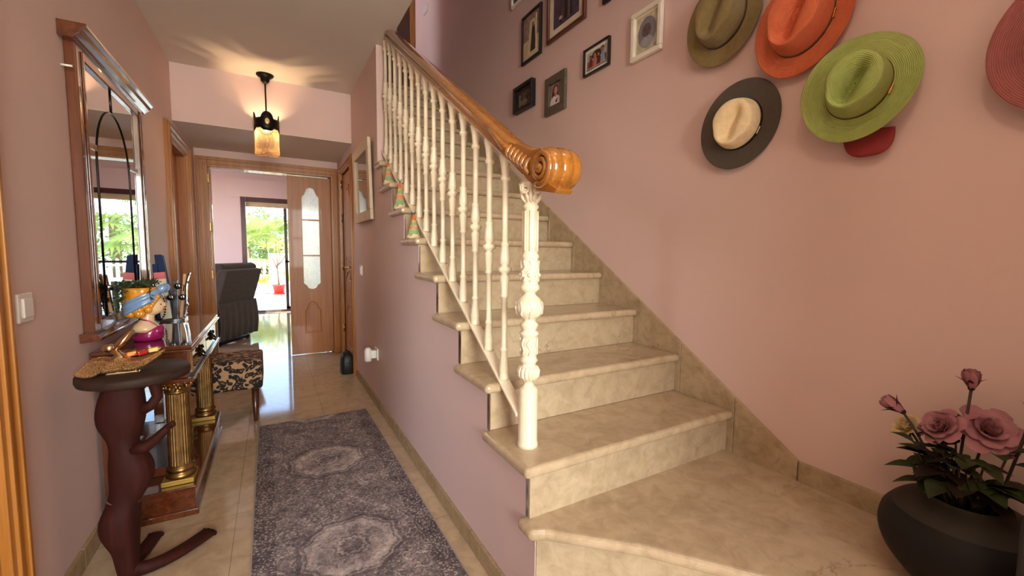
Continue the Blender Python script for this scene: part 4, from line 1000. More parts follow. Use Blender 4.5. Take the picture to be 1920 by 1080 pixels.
# ---------------------------------------------------------------- lady-head planter
SKIN = simple('painted_skin', (232, 196, 156), 0.35, 0, 0.4, 0.04); HAIR = simple('ochre_hair_glaze', (214, 140, 34), 0.3, 0, 0.6, 0.2, 30)
SCARF = simple('blue_headscarf_glaze', (122, 150, 190), 0.3, 0, 0.6, 0.05); MAG = simple('magenta_dress_glaze', (158, 24, 92), 0.25, 0, 0.7, 0.06)
bx, byy, bz0 = -0.492, 2.43, 0.7505
bust = thing('lady_head_planter', 'ceramic lady bust planter with blue headscarf and magenta dress, on the console', 'planter', (bx, byy, bz0))
def sec(cx3, cy3, z, rx, ry, n=28, tilt=0.0, pw=1.0):
    return [(cx3+rx*math.cos(2*PI*i/n), cy3+ry*math.sin(2*PI*i/n), z+tilt*rx*math.cos(2*PI*i/n)) for i in range(n)]
mm = MB().rings([sec(bx, byy, bz0+0.040, 0.050, 0.052, tilt=-0.0), sec(bx-0.002, byy, bz0+0.055, 0.048, 0.056), sec(bx-0.004, byy, bz0+0.070, 0.040, 0.046), sec(bx-0.002, byy, bz0+0.082, 0.028, 0.032), sec(bx+0.002, byy, bz0+0.094, 0.0225, 0.023), sec(bx+0.006, byy, bz0+0.108, 0.022, 0.022), sec(bx+0.008, byy, bz0+0.125, 0.024, 0.024)])
mm.build('neck', SKIN, bust)
mm = MB().rings([sec(bx+0.002, byy, bz0, 0.046, 0.046), sec(bx+0.002, byy, bz0+0.006, 0.052, 0.053), sec(bx+0.004, byy, bz0+0.022, 0.054, 0.055), sec(bx+0.007, byy, bz0+0.036, 0.053, 0.054, tilt=0.25), sec(bx+0.008, byy, bz0+0.046, 0.047, 0.050, tilt=0.42), sec(bx+0.006, byy, bz0+0.048, 0.036, 0.040, tilt=0.42)])
mm.ell((bx+0.036, byy-0.022, bz0+0.040), (0.022, 0.022, 0.020)); mm.ell((bx+0.036, byy+0.022, bz0+0.040), (0.022, 0.022, 0.020))
mm.build('dress', MAG, bust)
mm = MB()
mm.tube([(bx-0.026, byy-0.004, bz0+0.094), (bx-0.01, byy-0.028, bz0+0.094), (bx+0.012, byy-0.026, bz0+0.086), (bx+0.032, byy-0.020, bz0+0.066), (bx+0.046, byy-0.014, bz0+0.052)], 0.0035, 8)
mm.build('strap', MAG, bust)
# head: lofted face with nose and chin (profile turned to +x)
hx, hz = bx+0.012, bz0+0.160
mm = MB(); rs = []
for i in range(13):
    t = i/12; z = hz-0.050+0.105*t
    rxf = [0.020, 0.036, 0.045, 0.047, 0.048, 0.050, 0.049, 0.046, 0.046, 0.046, 0.044, 0.040, 0.030][i]
    rxb = [0.020, 0.030, 0.036, 0.040, 0.043, 0.045, 0.046, 0.046, 0.046, 0.045, 0.043, 0.038, 0.03][i]
    ry = [0.018, 0.028, 0.033, 0.036, 0.038, 0.039, 0.040, 0.040, 0.040, 0.040, 0.038, 0.034, 0.026][i]
    ring = []
    for j in range(28):
        a = 2*PI*j/28; r = rxf if math.cos(a) > 0 else rxb
        bump_ = 0
        ca = max(0, math.cos(a))**24
        if i == 4: bump_ = 0.003*ca
        if i == 5: bump_ = 0.012*ca
        if i == 6: bump_ = 0.006*ca
        if i in (2, 3): bump_ = 0.003*ca
        ring.append((hx+(r+bump_)*math.cos(a), byy+ry*math.sin(a), z))
    rs.append(ring)
mm.rings(rs)
head = mm.build('head', SKIN, bust)
mm = MB()
for s_ in (-1, 1): mm.ell((hx+0.042, byy+s_*0.016, hz-0.002), (0.004, 0.008, 0.003), 0, 10, 6)
mm.build('eyelash', BLACK, head)
mm = MB().ell((hx+0.047, byy, hz-0.026), (0.005, 0.010, 0.005), 0, 10, 6); mm.build('lips', simple('pink_lips', (196, 60, 80), 0.3), head)
mm = MB()
for i in range(46):
    a = PI*0.28+PI*1.44*((i*7) % 46)/46; lv = (i % 4)
    z = hz-0.034+0.016*lv
    mm.ell((hx-0.026+0.050*math.cos(a), byy+0.044*math.sin(a), z-0.004), (0.015, 0.012, 0.017), 0, 8, 6)
for s_ in (-1, 1):
    for k in range(5): mm.ell((hx+0.012+k*0.006, byy+s_*0.037, hz-0.006+k*0.010), (0.010, 0.008, 0.011), 0, 8, 6)
mm.lathe([(0.050, 0.0), (0.056, 0.03), (0.060, 0.058), (0.061, 0.075), (0.056, 0.080), (0.050, 0.076)], (hx-0.028, byy, hz-0.005), 30, flute=(22, 0.0, 0.2, 0.10))
mm.build('hair', HAIR, bust)
mm = MB()
def scarf(u, v_):
    a = 2*PI*u
    w = (v_-0.5)*0.052
    tz = 0.016+0.034*math.cos(a)
    r = 0.064+0.003*math.sin(v_*PI*4)+0.003*math.sin(v_*PI)
    return (hx-0.020+r*math.cos(a), byy+r*0.92*math.sin(a), hz+tz+w*(1-0.2*math.cos(a)))
mm.grid(scarf, 40, 10, wrap=False)
mm.build('headscarf', SCARF, bust, solid=0.005)
mm = MB().ell((hx+0.046, byy-0.012, hz+0.066), (0.024, 0.014, 0.017), 0, 14, 10, Matrix.Rotation(-0.7, 3, 'Y'))
mm.ell((hx+0.055, byy+0.014, hz+0.068), (0.018, 0.014, 0.022), 0, 14, 10, Matrix.Rotation(0.5, 3, 'Y'))
mm.ell((hx+0.050, byy, hz+0.058), (0.010, 0.012, 0.010))
mm.build('headscarf_knot', SCARF, bust, bevel=0)
SUCC = simple('trailing_plant_green', (50, 62, 34), 0.55, 0, 0.1, 0.4, 20)
rr = random.Random(11); mm = MB()
def leaflet(mb, p, d, L, w):
    d = Vector(d).normalized(); e = d.cross(Vector((rr.uniform(-1, 1), rr.uniform(-1, 1), rr.uniform(-1, 1)))).normalized(); n_ = d.cross(e)
    p = Vector(p)
    mb.add([tuple(p), tuple(p+d*L*0.5+e*w+n_*w*0.3), tuple(p+d*L), tuple(p+d*L*0.5-e*w+n_*w*0.3), tuple(p+d*L*0.5-n_*w*0.2)], [(0, 1, 4), (1, 2, 4), (2, 3, 4), (3, 0, 4)], 0, True)
for i in range(34):
    a = rr.uniform(0, 2*PI); r0 = rr.uniform(0.0, 0.045)
    hang = (math.cos(a) < -0.1) or (i % 5 == 0)
    p0 = Vector((hx-0.03+r0*math.cos(a), byy+r0*math.sin(a), hz+0.072))
    out = Vector((math.cos(a), math.sin(a)*0.8, 0))
    if math.cos(a) < -0.1:
        pth = [p0, p0+out*0.04+Vector((0, 0, 0.022)), p0+out*0.085+Vector((0, 0, -0.01)), p0+out*0.095+Vector((0, 0, -0.02-rr.uniform(0.02, 0.12)))]
    elif i % 11 == 0:
        pth = [p0, p0+out*0.035+Vector((0, -0.02, 0.02)), p0+Vector((0.03, -0.062, -0.01)), p0+Vector((0.035, -0.064, -0.05-rr.uniform(0, 0.05)))]
    else: pth = [p0, p0+out*0.02+Vector((0, 0, 0.015)), p0+out*0.05+Vector((0, 0, 0.02+rr.uniform(0, 0.015)))]
    for q in pth:
        q.x = max(q.x, XL+0.055)
    mm.tube(pth, 0.0012, 4)
    for k in range(len(pth)-1):
        for j in range(9):
            t = j/9; p = pth[k].lerp(pth[k+1], t)
            leaflet(mm, p, (rr.uniform(-1, 1), rr.uniform(-1, 1), rr.uniform(-0.6, 1)), rr.uniform(0.012, 0.020), 0.0042)
tag(mm.build('foliage', SUCC, bust), 'trailing dark green foliage')

# ---------------------------------------------------------------- carved figure stool with round top
tc_ = (-0.427, 1.92)
stl = thing('carved_stool_table', 'dark carved kneeling-figure side table with round top beside the console', 'side table', (tc_[0], tc_[1], 0))
MB().lathe([(0.0, 0.700), (0.138, 0.700), (0.149, 0.704), (0.153, 0.716), (0.152, 0.730), (0.147, 0.735), (0.0, 0.735)], (tc_[0], tc_[1], 0), 56).build('table_top', STOOLTOP, stl)
yb = 1.90
secs = [(0.0, -0.498, -0.437, 0.035), (0.03, -0.503, -0.440, 0.040), (0.07, -0.508, -0.443, 0.045), (0.115, -0.512, -0.441, 0.050), (0.15, -0.530, -0.438, 0.058), (0.19, -0.544, -0.434, 0.064), (0.23, -0.542, -0.432, 0.064), (0.262, -0.526, -0.430, 0.057), (0.287, -0.518, -0.424, 0.050),
        (0.32, -0.508, -0.400, 0.052), (0.36, -0.508, -0.386, 0.056), (0.40, -0.509, -0.387, 0.056), (0.44, -0.506, -0.405, 0.050), (0.468, -0.503, -0.424, 0.044), (0.50, -0.505, -0.424, 0.042), (0.53, -0.520, -0.412, 0.046), (0.565, -0.534, -0.402, 0.052), (0.61, -0.532, -0.400, 0.055), (0.645, -0.524, -0.402, 0.052), (0.68, -0.512, -0.405, 0.048), (0.702, -0.505, -0.410, 0.045)]
rs = []
for (z, a, b_, h_) in secs:
    cxs, rx = (a+b_)/2, (b_-a)/2; ring = []
    for j in range(32):
        t = 2*PI*j/32; cs, sn = math.cos(t), math.sin(t)
        ring.append((cxs+rx*math.copysign(abs(cs)**0.8, cs), yb+h_*math.copysign(abs(sn)**0.8, sn), z))
    rs.append(ring)
fig = MB().rings(rs).build('figure', DARKW, stl, subsurf=1)
mm = MB()
mm.tube([(-0.44, yb-0.02, 0.462), (-0.40, yb-0.022, 0.470), (-0.375, yb-0.025, 0.490), (-0.350, yb-0.03, 0.515), (-0.336, yb-0.03, 0.532)], [0.024, 0.020, 0.016, 0.014, 0.010], 12)
mm.build('forearm', DARKW, stl)
for k, (dx, dz) in enumerate(((0.020, 0.022), (0.024, 0.012), (0.023, 0.002), (0.016, -0.008))):
    MB().tube([(-0.342, yb-0.03+0.004*k-0.006, 0.527), (-0.342+dx*0.6, yb-0.036+0.006*k, 0.527+dz*0.6), (-0.342+dx, yb-0.036+0.006*k, 0.527+dz)], [0.006, 0.0055, 0.0035], 8).build('finger', DARKW, stl)
MB().tube([(-0.41, yb-0.015, 0.60), (-0.380, yb-0.015, 0.612), (-0.366, yb-0.015, 0.64), (-0.372, yb-0.015, 0.685), (-0.38, yb-0.015, 0.702)], [0.022, 0.018, 0.016, 0.018, 0.022], 12).build('forearm', DARKW, stl)
def foot(p0, p1, p2, w0, w1, name):
    mm = MB(); p0, p1, p2 = Vector(p0), Vector(p1), Vector(p2); rs = []
    for i in range(15):
        t = i/14; c = p0*(1-t)**2+p1*2*t*(1-t)+p2*t*t
        tg = ((p1-p0)*(1-t)+(p2-p1)*t).normalized(); sd = Vector((-tg.y, tg.x, 0)).normalized()
        w = w0*(1-0.25*math.sin(min(1, t/0.5)*PI)) if t < 0.5 else w0+(w1-w0)*math.sin((t-0.5)/0.5*PI*0.55)
        hgt = 0.028*(1-t)+0.011*t+0.002
        rs.append([tuple(c+sd*w*math.cos(2*PI*j/16)+Vector((0, 0, hgt+hgt*math.sin(2*PI*j/16)*0.95))) for j in range(16)])
    mm.rings(rs)
    f = mm.build(name, DARKW, stl)
    tg = (p2-p1).normalized(); sd = Vector((-tg.y, tg.x, 0)).normalized()
    for k in range(5):
        c = p2+sd*w1*(0.78-0.39*k)+tg*(0.005-0.003*abs(k-1)); MB().ell((c.x, c.y, 0.012), (0.008, 0.008, 0.010), 0, 8, 6).build('toe', DARKW, f)
foot((-0.470, 1.895, 0), (-0.400, 1.845, 0), (-0.256, 2.035, 0), 0.026, 0.034, 'foot')
foot((-0.475, 1.915, 0), (-0.455, 1.99, 0), (-0.440, 2.115, 0), 0.026, 0.026, 'foot')
mm = MB(); ring = []
for j in range(33):
    t = 2*PI*j/32; cs, sn = math.cos(t), math.sin(t); ring.append((-0.471+0.0445*math.copysign(abs(cs)**0.8, cs), yb+0.047*math.copysign(abs(sn)**0.8, sn), 0.289-0.012*math.cos(t)))
mm.tube(ring, 0.003, 6); tag(mm.build('waist_cord', simple('faded_cord', (104, 62, 54), 0.7), stl), 'thin faded cord round the waist')

# pelican dish with sweets
GOLDG = NT('gold_glitter'); v = GOLDG.coord(); vo = GOLDG.new('ShaderNodeTexVoronoi'); vo.inputs['Scale'].default_value = 420; GOLDG.l(v, vo.inputs[0])
GOLDG.set(GOLDG.ramp(vo.outputs['Distance'], [(0.0, srgb(255, 214, 160)), (0.5, srgb(176, 126, 78)), (1.0, srgb(120, 80, 48))]), 0.32, 0.9); GOLDG.bump(vo.outputs['Distance'], 0.8, 0.003); GOLDG = GOLDG.m
ROSEG = simple('polished_rose_gold', (206, 170, 132), 0.2, 1.0, None, 0.05)
pelx, pely, pz = -0.455, 1.885, 0.7355
PS = Matrix.Translation((pelx, pely, pz)) @ Matrix.Rotation(math.radians(6), 4, 'Z') @ Matrix.Scale(0.80, 4) @ Matrix.Translation((-pelx, -pely, -pz))
pel = thing('pelican_dish', 'gold glitter pelican-shaped dish on the round side table', 'dish', (pelx, pely, pz), None)
mm = MB(); rs = []
N = 17
for i in range(N):
    t = i/(N-1)
    x = pelx-0.118+0.262*t
    w = 0.050*math.sin(PI*min(1, max(0.02, t*0.98+0.01)))**0.75+0.003
    zt = 0.052+0.030*math.exp(-((t-0.44)/0.10)**2)+0.034*t**2
    z0 = 0.072*max(0, (t-0.60)/0.40)**1.7+0.012*max(0, (0.3-t)/0.3)
    if t < 0.36: zt = z0+0.006+(0.060-z0)*(t/0.36)**0.8
    ring = []
    for j in range(20):
        a = 2*PI*j/20; zz = math.sin(a)
        zc = (zt+z0)/2; hh = max(0.004, (zt-z0)/2)
        if zz > 0 and 0.50 < t < 0.97: zz *= 0.72
        ring.append((x, pely+w*math.cos(a), pz+zc+hh*zz))
    rs.append(ring)
mm.rings(rs); mm.xf(PS); mm.build('body', GOLDG, pel)
mm = MB()
for s_ in (-1, 1):
    rs = []
    for i in range(13):
        t = i/12; x = pelx-0.135+0.115*t; hgt = 0.032*math.sin(PI*min(0.97, max(0.03, t**0.9)))+0.001
        zc = 0.018+0.035*t
        rs.append([(x, pely+s_*(0.036+0.008*t)+0.010*math.cos(2*PI*j/14)*math.sin(PI*max(0.05, min(0.95, t))), pz+zc+hgt*math.sin(2*PI*j/14)) for j in range(14)])
    MB().rings(rs).xf(PS).build('wing', GOLDG, pel)
mm = MB().tube([(pelx+0.012, pely-0.020, pz+0.014), (pelx+0.018, pely-0.032, pz+0.036), (pelx+0.006, pely-0.024, pz+0.066), (pelx-0.010, pely-0.010, pz+0.088), (pelx-0.028, pely-0.002, pz+0.102)], [0.012, 0.016, 0.014, 0.013, 0.013], 14)
mm.ell((pelx-0.034, pely, pz+0.108), (0.024, 0.018, 0.019))
mm.xf(PS); mm.build('neck', ROSEG, pel)
mm = MB().tube([(pelx-0.026, pely, pz+0.094), (pelx+0.008, pely-0.002, pz+0.13), (pelx+0.045, pely-0.004, pz+0.180)], [0.014, 0.021, 0.011], 14, flat=0.75)
mm.xf(PS); mm.build('beak', ROSEG, pel)
mm = MB().prism([(pelx-0.05, pz), (pelx+0.06, pz), (pelx+0.05, pz+0.01), (pelx-0.04, pz+0.01)], pely-0.03, pely+0.03, 1); mm.xf(PS); mm.build('foot_base', ROSEG, pel, bevel=0.002)
for (dx, dy, rz, rgb, lab, c2) in ((0.035, 0.004, 0.15, (232, 130, 40), 'orange wrapped sweet in the pelican dish', None), (0.068, -0.010, 0.5, (176, 36, 36), 'red wrapped sweet in the middle of the pelican dish', None), (0.106, 0.004, -0.1, (238, 202, 110), 'yellow wrapped sweet in the pelican dish', None)):
    M = PS @ Matrix.Translation((pelx+dx, pely+dy, pz+0.072+dx*0.12)) @ Matrix.Rotation(rz, 4, 'Z') @ Matrix.Rotation(-0.15, 4, 'Y')
    o = thing('wrapped_sweet', lab, 'sweet', (pelx+dx, pely+dy, pz+0.07), 'sweets in the pelican dish')
    MB().box(-0.017, 0.017, -0.013, 0.013, -0.009, 0.009).xf(M).build('sweet_body', simple('foil_%d_%d' % rgb[:2], rgb, 0.3, 0.2, 0.5), o, bevel=0.003)
    mm = MB()
    for s_ in (-1, 1): mm.prism([(s_*0.016, -0.008), (s_*0.024, -0.012), (s_*0.024, 0.012), (s_*0.016, 0.008)], -0.0015, 0.0015, 2)
    mm.xf(M); mm.build('wrapper_end', simple('foil_%d_%d' % rgb[:2], rgb, 0.3, 0.2, 0.5), o)

# ---------------------------------------------------------------- leopard bench
LEO = NT('leopard_print'); v = LEO.coord()
nz1 = LEO.new('ShaderNodeTexNoise'); nz1.inputs['Scale'].default_value = 9; LEO.l(v, nz1.inputs[0])
vm = LEO.mix(0.10, v, nz1.outputs[1]); vo = LEO.new('ShaderNodeTexVoronoi'); vo.inputs['Scale'].default_value = 36; LEO.l(vm, vo.inputs[0])
n2 = LEO.noise(v, 46, 3); dd = LEO.math('ADD', vo.outputs['Distance'], LEO.math('MULTIPLY', LEO.math('SUBTRACT', n2, 0.5), 0.55))
LEO.set(LEO.ramp(dd, [(0.0, srgb(120, 78, 44)), (0.20, srgb(132, 88, 52)), (0.24, srgb(16, 12, 12)), (0.54, srgb(20, 14, 14)), (0.60, srgb(168, 128, 92)), (1, srgb(178, 138, 102))]), 0.85); LEO = LEO.m
ben = thing('leopard_bench', 'leopard print upholstered bench beside the console table', 'bench', (-0.27, 3.42, 0))
MB().box(-0.47, -0.084, 3.235, 3.60, 0.236, 0.43).build('seat_cushion', LEO, ben, bevel=0.018, segs=4)
LEGW = wood('dark_turned_leg', (44, 20, 12), (70, 34, 20), (92, 48, 28), 0.3)
for (x, y) in ((-0.132, 3.29), (-0.43, 3.29), (-0.132, 3.55), (-0.43, 3.55)):
    MB().lathe([(0.009, 0), (0.012, 0.01), (0.020, 0.237)], (x, y, 0), 16).build('leg', LEGW, ben)

# bag on the floor by the cupboard door
bag = thing('black_bag', 'small black bag on the floor by the cupboard door', 'bag', (0.585, 4.23, 0))
BAGM = simple('black_nylon', (20, 20, 22), 0.5, 0, None, 0.2, 20, 0.3)
MB().rings([[(0.582+a*s_*0.062, 4.235+b_*s_*0.075, z) for a, b_ in [(math.copysign(abs(math.cos(t))**0.6, math.cos(t)), math.copysign(abs(math.sin(t))**0.6, math.sin(t))) for t in [2*PI*j/24 for j in range(24)]]] for z, s_ in ((0.0, 0.9), (0.01, 1.0), (0.10, 0.97), (0.15, 0.88), (0.185, 0.66), (0.198, 0.3))]).build('bag_body', BAGM, bag)
MB().tube([(0.55, 4.19, 0.175), (0.545, 4.185, 0.21), (0.57, 4.20, 0.225), (0.60, 4.22, 0.205), (0.61, 4.23, 0.18)], 0.005, 8).build('handle', BAGM, bag)
MB().tube([(0.525, 4.18, 0.10), (0.582, 4.158, 0.105), (0.64, 4.18, 0.10)], 0.003, 6).build('zip', BLACK, bag)

# ---------------------------------------------------------------- runner rug
RUG = NT('vintage_rug'); tc = RUG.new('ShaderNodeTexCoord'); sep = RUG.new('ShaderNodeSeparateXYZ'); RUG.l(tc.outputs['Object'], sep.inputs[0])
X_, Y_ = sep.outputs[0], sep.outputs[1]
xa = RUG.math('ABSOLUTE', X_)
# repeating medallions every 0.78 m (object origin at the rug centre line, first medallion y=0)
ym = RUG.math('ABSOLUTE', RUG.math('SUBTRACT', RUG.math('MODULO', RUG.math('ADD', Y_, 7.8+0.39), 0.78), 0.39))
n_lo = RUG.noise(tc.outputs['Object'], 9, 4, 0.6); n_hi = RUG.noise(tc.outputs['Object'], 75, 6, 0.75, 0.6)
cell = RUG.new('ShaderNodeTexVoronoi'); cell.inputs['Scale'].default_value = 46; RUG.l(tc.outputs['Object'], cell.inputs[0])
cell2 = RUG.new('ShaderNodeTexVoronoi'); cell2.feature = 'DISTANCE_TO_EDGE'; cell2.inputs['Scale'].default_value = 20; nd_ = RUG.new('ShaderNodeTexNoise'); nd_.inputs['Scale'].default_value = 14; RUG.l(tc.outputs['Object'], nd_.inputs[0]); RUG.l(RUG.mix(0.09, tc.outputs['Object'], nd_.outputs[1]), cell2.inputs[0])
# octagonal distance
oct_ = RUG.math('MAXIMUM', RUG.math('MULTIPLY', xa, 1.0), RUG.math('MAXIMUM', RUG.math('MULTIPLY', ym, 1.05), RUG.math('MULTIPLY', RUG.math('ADD', xa, ym), 0.72)))
octw = RUG.math('ADD', oct_, RUG.math('MULTIPLY', RUG.math('SINE', RUG.math('MULTIPLY', RUG.math('ARCTAN2', xa, ym), 14.0)), 0.004))
band = RUG.ramp(RUG.math('MULTIPLY', octw, 4.0), [(0.0, (0.42, 0.42, 0.42, 1)), (0.14, (0.25, 0.25, 0.25, 1)), (0.20, (0.62, 0.62, 0.62, 1)), (0.235, (0.22, 0.22, 0.22, 1)), (0.27, (0.46, 0.46, 0.46, 1)), (0.50, (0.50, 0.50, 0.50, 1)), (0.52, (0.62, 0.62, 0.62, 1)), (0.63, (0.60, 0.60, 0.60, 1)), (0.65, (0.30, 0.30, 0.30, 1)), (0.70, (0.55, 0.55, 0.55, 1)), (0.72, (0.22, 0.22, 0.22, 1)), (0.80, (0.26, 0.26, 0.26, 1))])
fl = RUG.ramp(cell.outputs['Distance'], [(0.0, (0.75, 0.75, 0.75, 1)), (0.28, (0.62, 0.62, 0.62, 1)), (0.34, (0.18, 0.18, 0.18, 1)), (0.52, (0.30, 0.30, 0.30, 1)), (0.7, (0.42, 0.42, 0.42, 1))])
vine = RUG.ramp(cell2.outputs['Distance'], [(0.0, (0.75, 0.75, 0.75, 1)), (0.035, (0.6, 0.6, 0.6, 1)), (0.06, (0.15, 0.15, 0.15, 1)), (0.12, (0.34, 0.34, 0.34, 1))])
field = RUG.mix(0.5, fl, vine)
isfield = RUG.math('GREATER_THAN', octw, 0.195)
pat = RUG.mix(isfield, band, field)
# border band
isb = RUG.math('GREATER_THAN', xa, 0.255)
stripe = RUG.new('ShaderNodeTexVoronoi'); stripe.distance = 'CHEBYCHEV'; stripe.inputs['Scale'].default_value = 90; RUG.l(tc.outputs['Object'], stripe.inputs[0])
bpat = RUG.ramp(stripe.outputs['Distance'], [(0.0, (0.65, 0.65, 0.65, 1)), (0.3, (0.5, 0.5, 0.5, 1)), (0.36, (0.1, 0.1, 0.1, 1)), (0.6, (0.2, 0.2, 0.2, 1))])
pat = RUG.mix(isb, pat, bpat)
pat = RUG.mix(0.38, pat, n_hi); 
val = RUG.math('ADD', RUG.math('MULTIPLY', pat, 0.9), RUG.math('MULTIPLY', RUG.math('SUBTRACT', n_lo, 0.5), 0.45))
val = RUG.math('ADD', val, RUG.math('MULTIPLY', RUG.math('SUBTRACT', n_hi, 0.5), 0.5))
RUG.set(RUG.ramp(val, [(0.18, srgb(64, 54, 56)), (0.36, srgb(112, 98, 98)), (0.50, srgb(158, 142, 136)), (0.72, srgb(208, 192, 178))]), 0.95)
RUG.bump(n_hi, 0.3, 0.002); RUG = RUG.m
rugc = (0.2275, 2.463)
o = bpy.data.objects.new('runner_rug', None); bpy.data.objects.remove(o)
mm = MB().box(-0.334, 0.334, -2.1, 0.70, 0.0005, 0.007)
rg = mm.build('runner_rug', RUG, None, bevel=0.002); rg.location = (rugc[0], rugc[1], 0); rg.rotation_euler = (0, 0, math.radians(0.4))
tag(rg, 'grey-purple vintage medallion runner rug on the marble hall floor', 'rug')
MB().box(-0.338, -0.333, -2.1, 0.70, 0.0006, 0.008).box(0.333, 0.338, -2.1, 0.70, 0.0006, 0.008).build('rug_binding', simple('rug_binding', (150, 136, 130), 0.9), None).parent = rg

# ---------------------------------------------------------------- pictures on the right wall
def wallpic(name, label, y0, y1, z0, z1, fw_, d, fmat, mount, mw_, art, off=0.004, tilt=0.0, group=None, pbase=(120, 100, 90)):
    o = thing(name, label, 'picture', (XB, (y0+y1)/2, (z0+z1)/2), group)
    xa_, xb_ = XB-off-d, XB-off
    m = MB().box(xa_, xb_, y0, y1, z0, z0+fw_).box(xa_, xb_, y0, y1, z1-fw_, z1).box(xa_, xb_, y0, y0+fw_, z0+fw_, z1-fw_).box(xa_, xb_, y1-fw_, y1, z0+fw_, z1-fw_)
    m.build('frame', fmat, o, bevel=0.003)
    MB().box(xb_-0.006, xb_, y0+fw_*0.5, y1-fw_*0.5, z0+fw_*0.5, z1-fw_*0.5).build('mount', mount, o)
    py0, py1, pz0, pz1 = y0+fw_+mw_, y1-fw_-mw_, z0+fw_+mw_, z1-fw_-mw_
    mats = [simple('photo_%s_%d_%d_%d' % ((name,)+tuple(pbase)), pbase, 0.15, 0, 0.6, 0.25, 30)]; mp = MB().box(xb_-0.0075, xb_-0.0055, py0, py1, pz0, pz1)
    for i, (kind, u, v_, w, h, rgb) in enumerate(art):
        mats.append(simple('ink_%d_%d_%d' % rgb, rgb, 0.2, 0, 0.5, 0.12, 40))
        cy_l = py1-(py1-py0)*u; cz_l = pz0+(pz1-pz0)*v_; rw = (py1-py0)*w/2; rh = (pz1-pz0)*h/2; x = xb_-0.0076-0.00035*(i+1)
        if kind == 'e': pl = [(cy_l+rw*math.cos(2*PI*j/20), cz_l+rh*math.sin(2*PI*j/20)) for j in range(20)]
        elif kind == 't': pl = [(cy_l-rw, cz_l-rh), (cy_l+rw, cz_l-rh), (cy_l+rw*0.45, cz_l+rh), (cy_l-rw*0.45, cz_l+rh)]
        else: pl = [(cy_l-rw, cz_l-rh), (cy_l+rw, cz_l-rh), (cy_l+rw, cz_l+rh), (cy_l-rw, cz_l+rh)]
        mp.prism([(min(max(a, py0), py1), min(max(b_, pz0), pz1)) for a, b_ in pl], x, x+0.0003, 0, i+1)
    mp.build('photograph', mats, o)
    return o
BLKF = simple('black_frame', (24, 18, 16), 0.4); BRNF = wood('brown_frame', (60, 28, 16), (92, 46, 26), (110, 60, 36), 0.35); WHF = simple('cream_white_frame', (232, 224, 206), 0.4); GRYF = simple('mottled_grey_frame', (92, 82, 68), 0.5, 0, None, 0.45, 90, 0.5, 90)
MNT = simple('cream_mount', (222, 206, 178), 0.7); MNTW = simple('white_mount', (232, 224, 214), 0.7)
wallpic('framed_photo', 'portrait photo with long pale drapes in a thin black frame, beside the brown frame', 2.505, 2.76, 2.50, 2.83, 0.018, 0.018, BLKF, MNT, 0.0, [('r', 0.5, 0.22, 1, 0.45, (206, 184, 140)), ('t', 0.55, 0.45, 0.62, 0.8, (216, 200, 158)), ('t', 0.6, 0.42, 0.34, 0.56, (48, 40, 36)), ('e', 0.58, 0.74, 0.14, 0.10, (150, 110, 84)), ('r', 0.78, 0.5, 0.08, 0.85, (232, 220, 190))], pbase=(150, 128, 104))
wallpic('framed_photo', 'large brown framed photo of dark figures with wide cream mount', 2.035, 2.43, 2.515, 3.02, 0.022, 0.02, BRNF, MNT, 0.045, [('t', 0.5, 0.45, 0.5, 0.8, (40, 34, 44)), ('r', 0.38, 0.25, 0.10, 0.45, (88, 66, 66)), ('r', 0.62, 0.22, 0.10, 0.38, (104, 84, 82)), ('e', 0.3, 0.12, 0.14, 0.06, (190, 170, 160))], pbase=(74, 64, 82))
wallpic('framed_photo', 'group photo on a beach in a thin black frame with white mount', 1.82, 2.039, 2.176, 2.326, 0.009, 0.02, BLKF, MNTW, 0.018, [('r', 0.5, 0.75, 1, 0.5, (190, 184, 170)), ('e', 0.5, 0.72, 0.5, 0.5, (60, 52, 40)), ('t', 0.2, 0.35, 0.24, 0.7, (128, 40, 44)), ('t', 0.42, 0.36, 0.26, 0.8, (178, 110, 96)), ('t', 0.62, 0.3, 0.24, 0.6, (96, 34, 36)), ('t', 0.82, 0.42, 0.26, 0.9, (150, 160, 178)), ('e', 0.42, 0.76, 0.15, 0.24, (60, 40, 30)), ('e', 0.42, 0.72, 0.12, 0.2, (176, 120, 94)), ('e', 0.80, 0.86, 0.19, 0.26, (60, 36, 30)), ('e', 0.80, 0.80, 0.15, 0.24, (170, 100, 80)), ('e', 0.2, 0.70, 0.13, 0.2, (52, 36, 30)), ('e', 0.2, 0.66, 0.10, 0.16, (150, 100, 80)), ('e', 0.62, 0.62, 0.11, 0.18, (156, 104, 84)), ('r', 0.5, 0.04, 1, 0.1, (170, 150, 120))], pbase=(120, 108, 96))
o4 = wallpic('framed_photo', 'white framed oval portrait of a baby', 1.462, 1.655, 2.116, 2.346, 0.022, 0.022, WHF, MNT, 0.008, [('e', 0.5, 0.5, 0.86, 0.86, (128, 124, 132)), ('e', 0.5, 0.24, 0.62, 0.32, (156, 152, 158)), ('e', 0.48, 0.56, 0.44, 0.36, (104, 88, 88)), ('e', 0.42, 0.58, 0.06, 0.03, (40, 34, 36)), ('e', 0.58, 0.58, 0.06, 0.03, (40, 34, 36)), ('e', 0.5, 0.47, 0.10, 0.02, (60, 46, 48))], pbase=(196, 186, 160))
wallpic('framed_photo', 'small dark brown photo in a deep black frame, lowest and furthest up the stairs', 2.58, 2.84, 2.178, 2.362, 0.022, 0.038, BLKF, MNT, 0.0, [('e', 0.6, 0.6, 0.5, 0.5, (84, 66, 48)), ('e', 0.4, 0.3, 0.5, 0.3, (120, 96, 70)), ('r', 0.15, 0.4, 0.12, 0.7, (126, 112, 92)), ('e', 0.62, 0.5, 0.16, 0.22, (50, 38, 30))], pbase=(62, 50, 40))
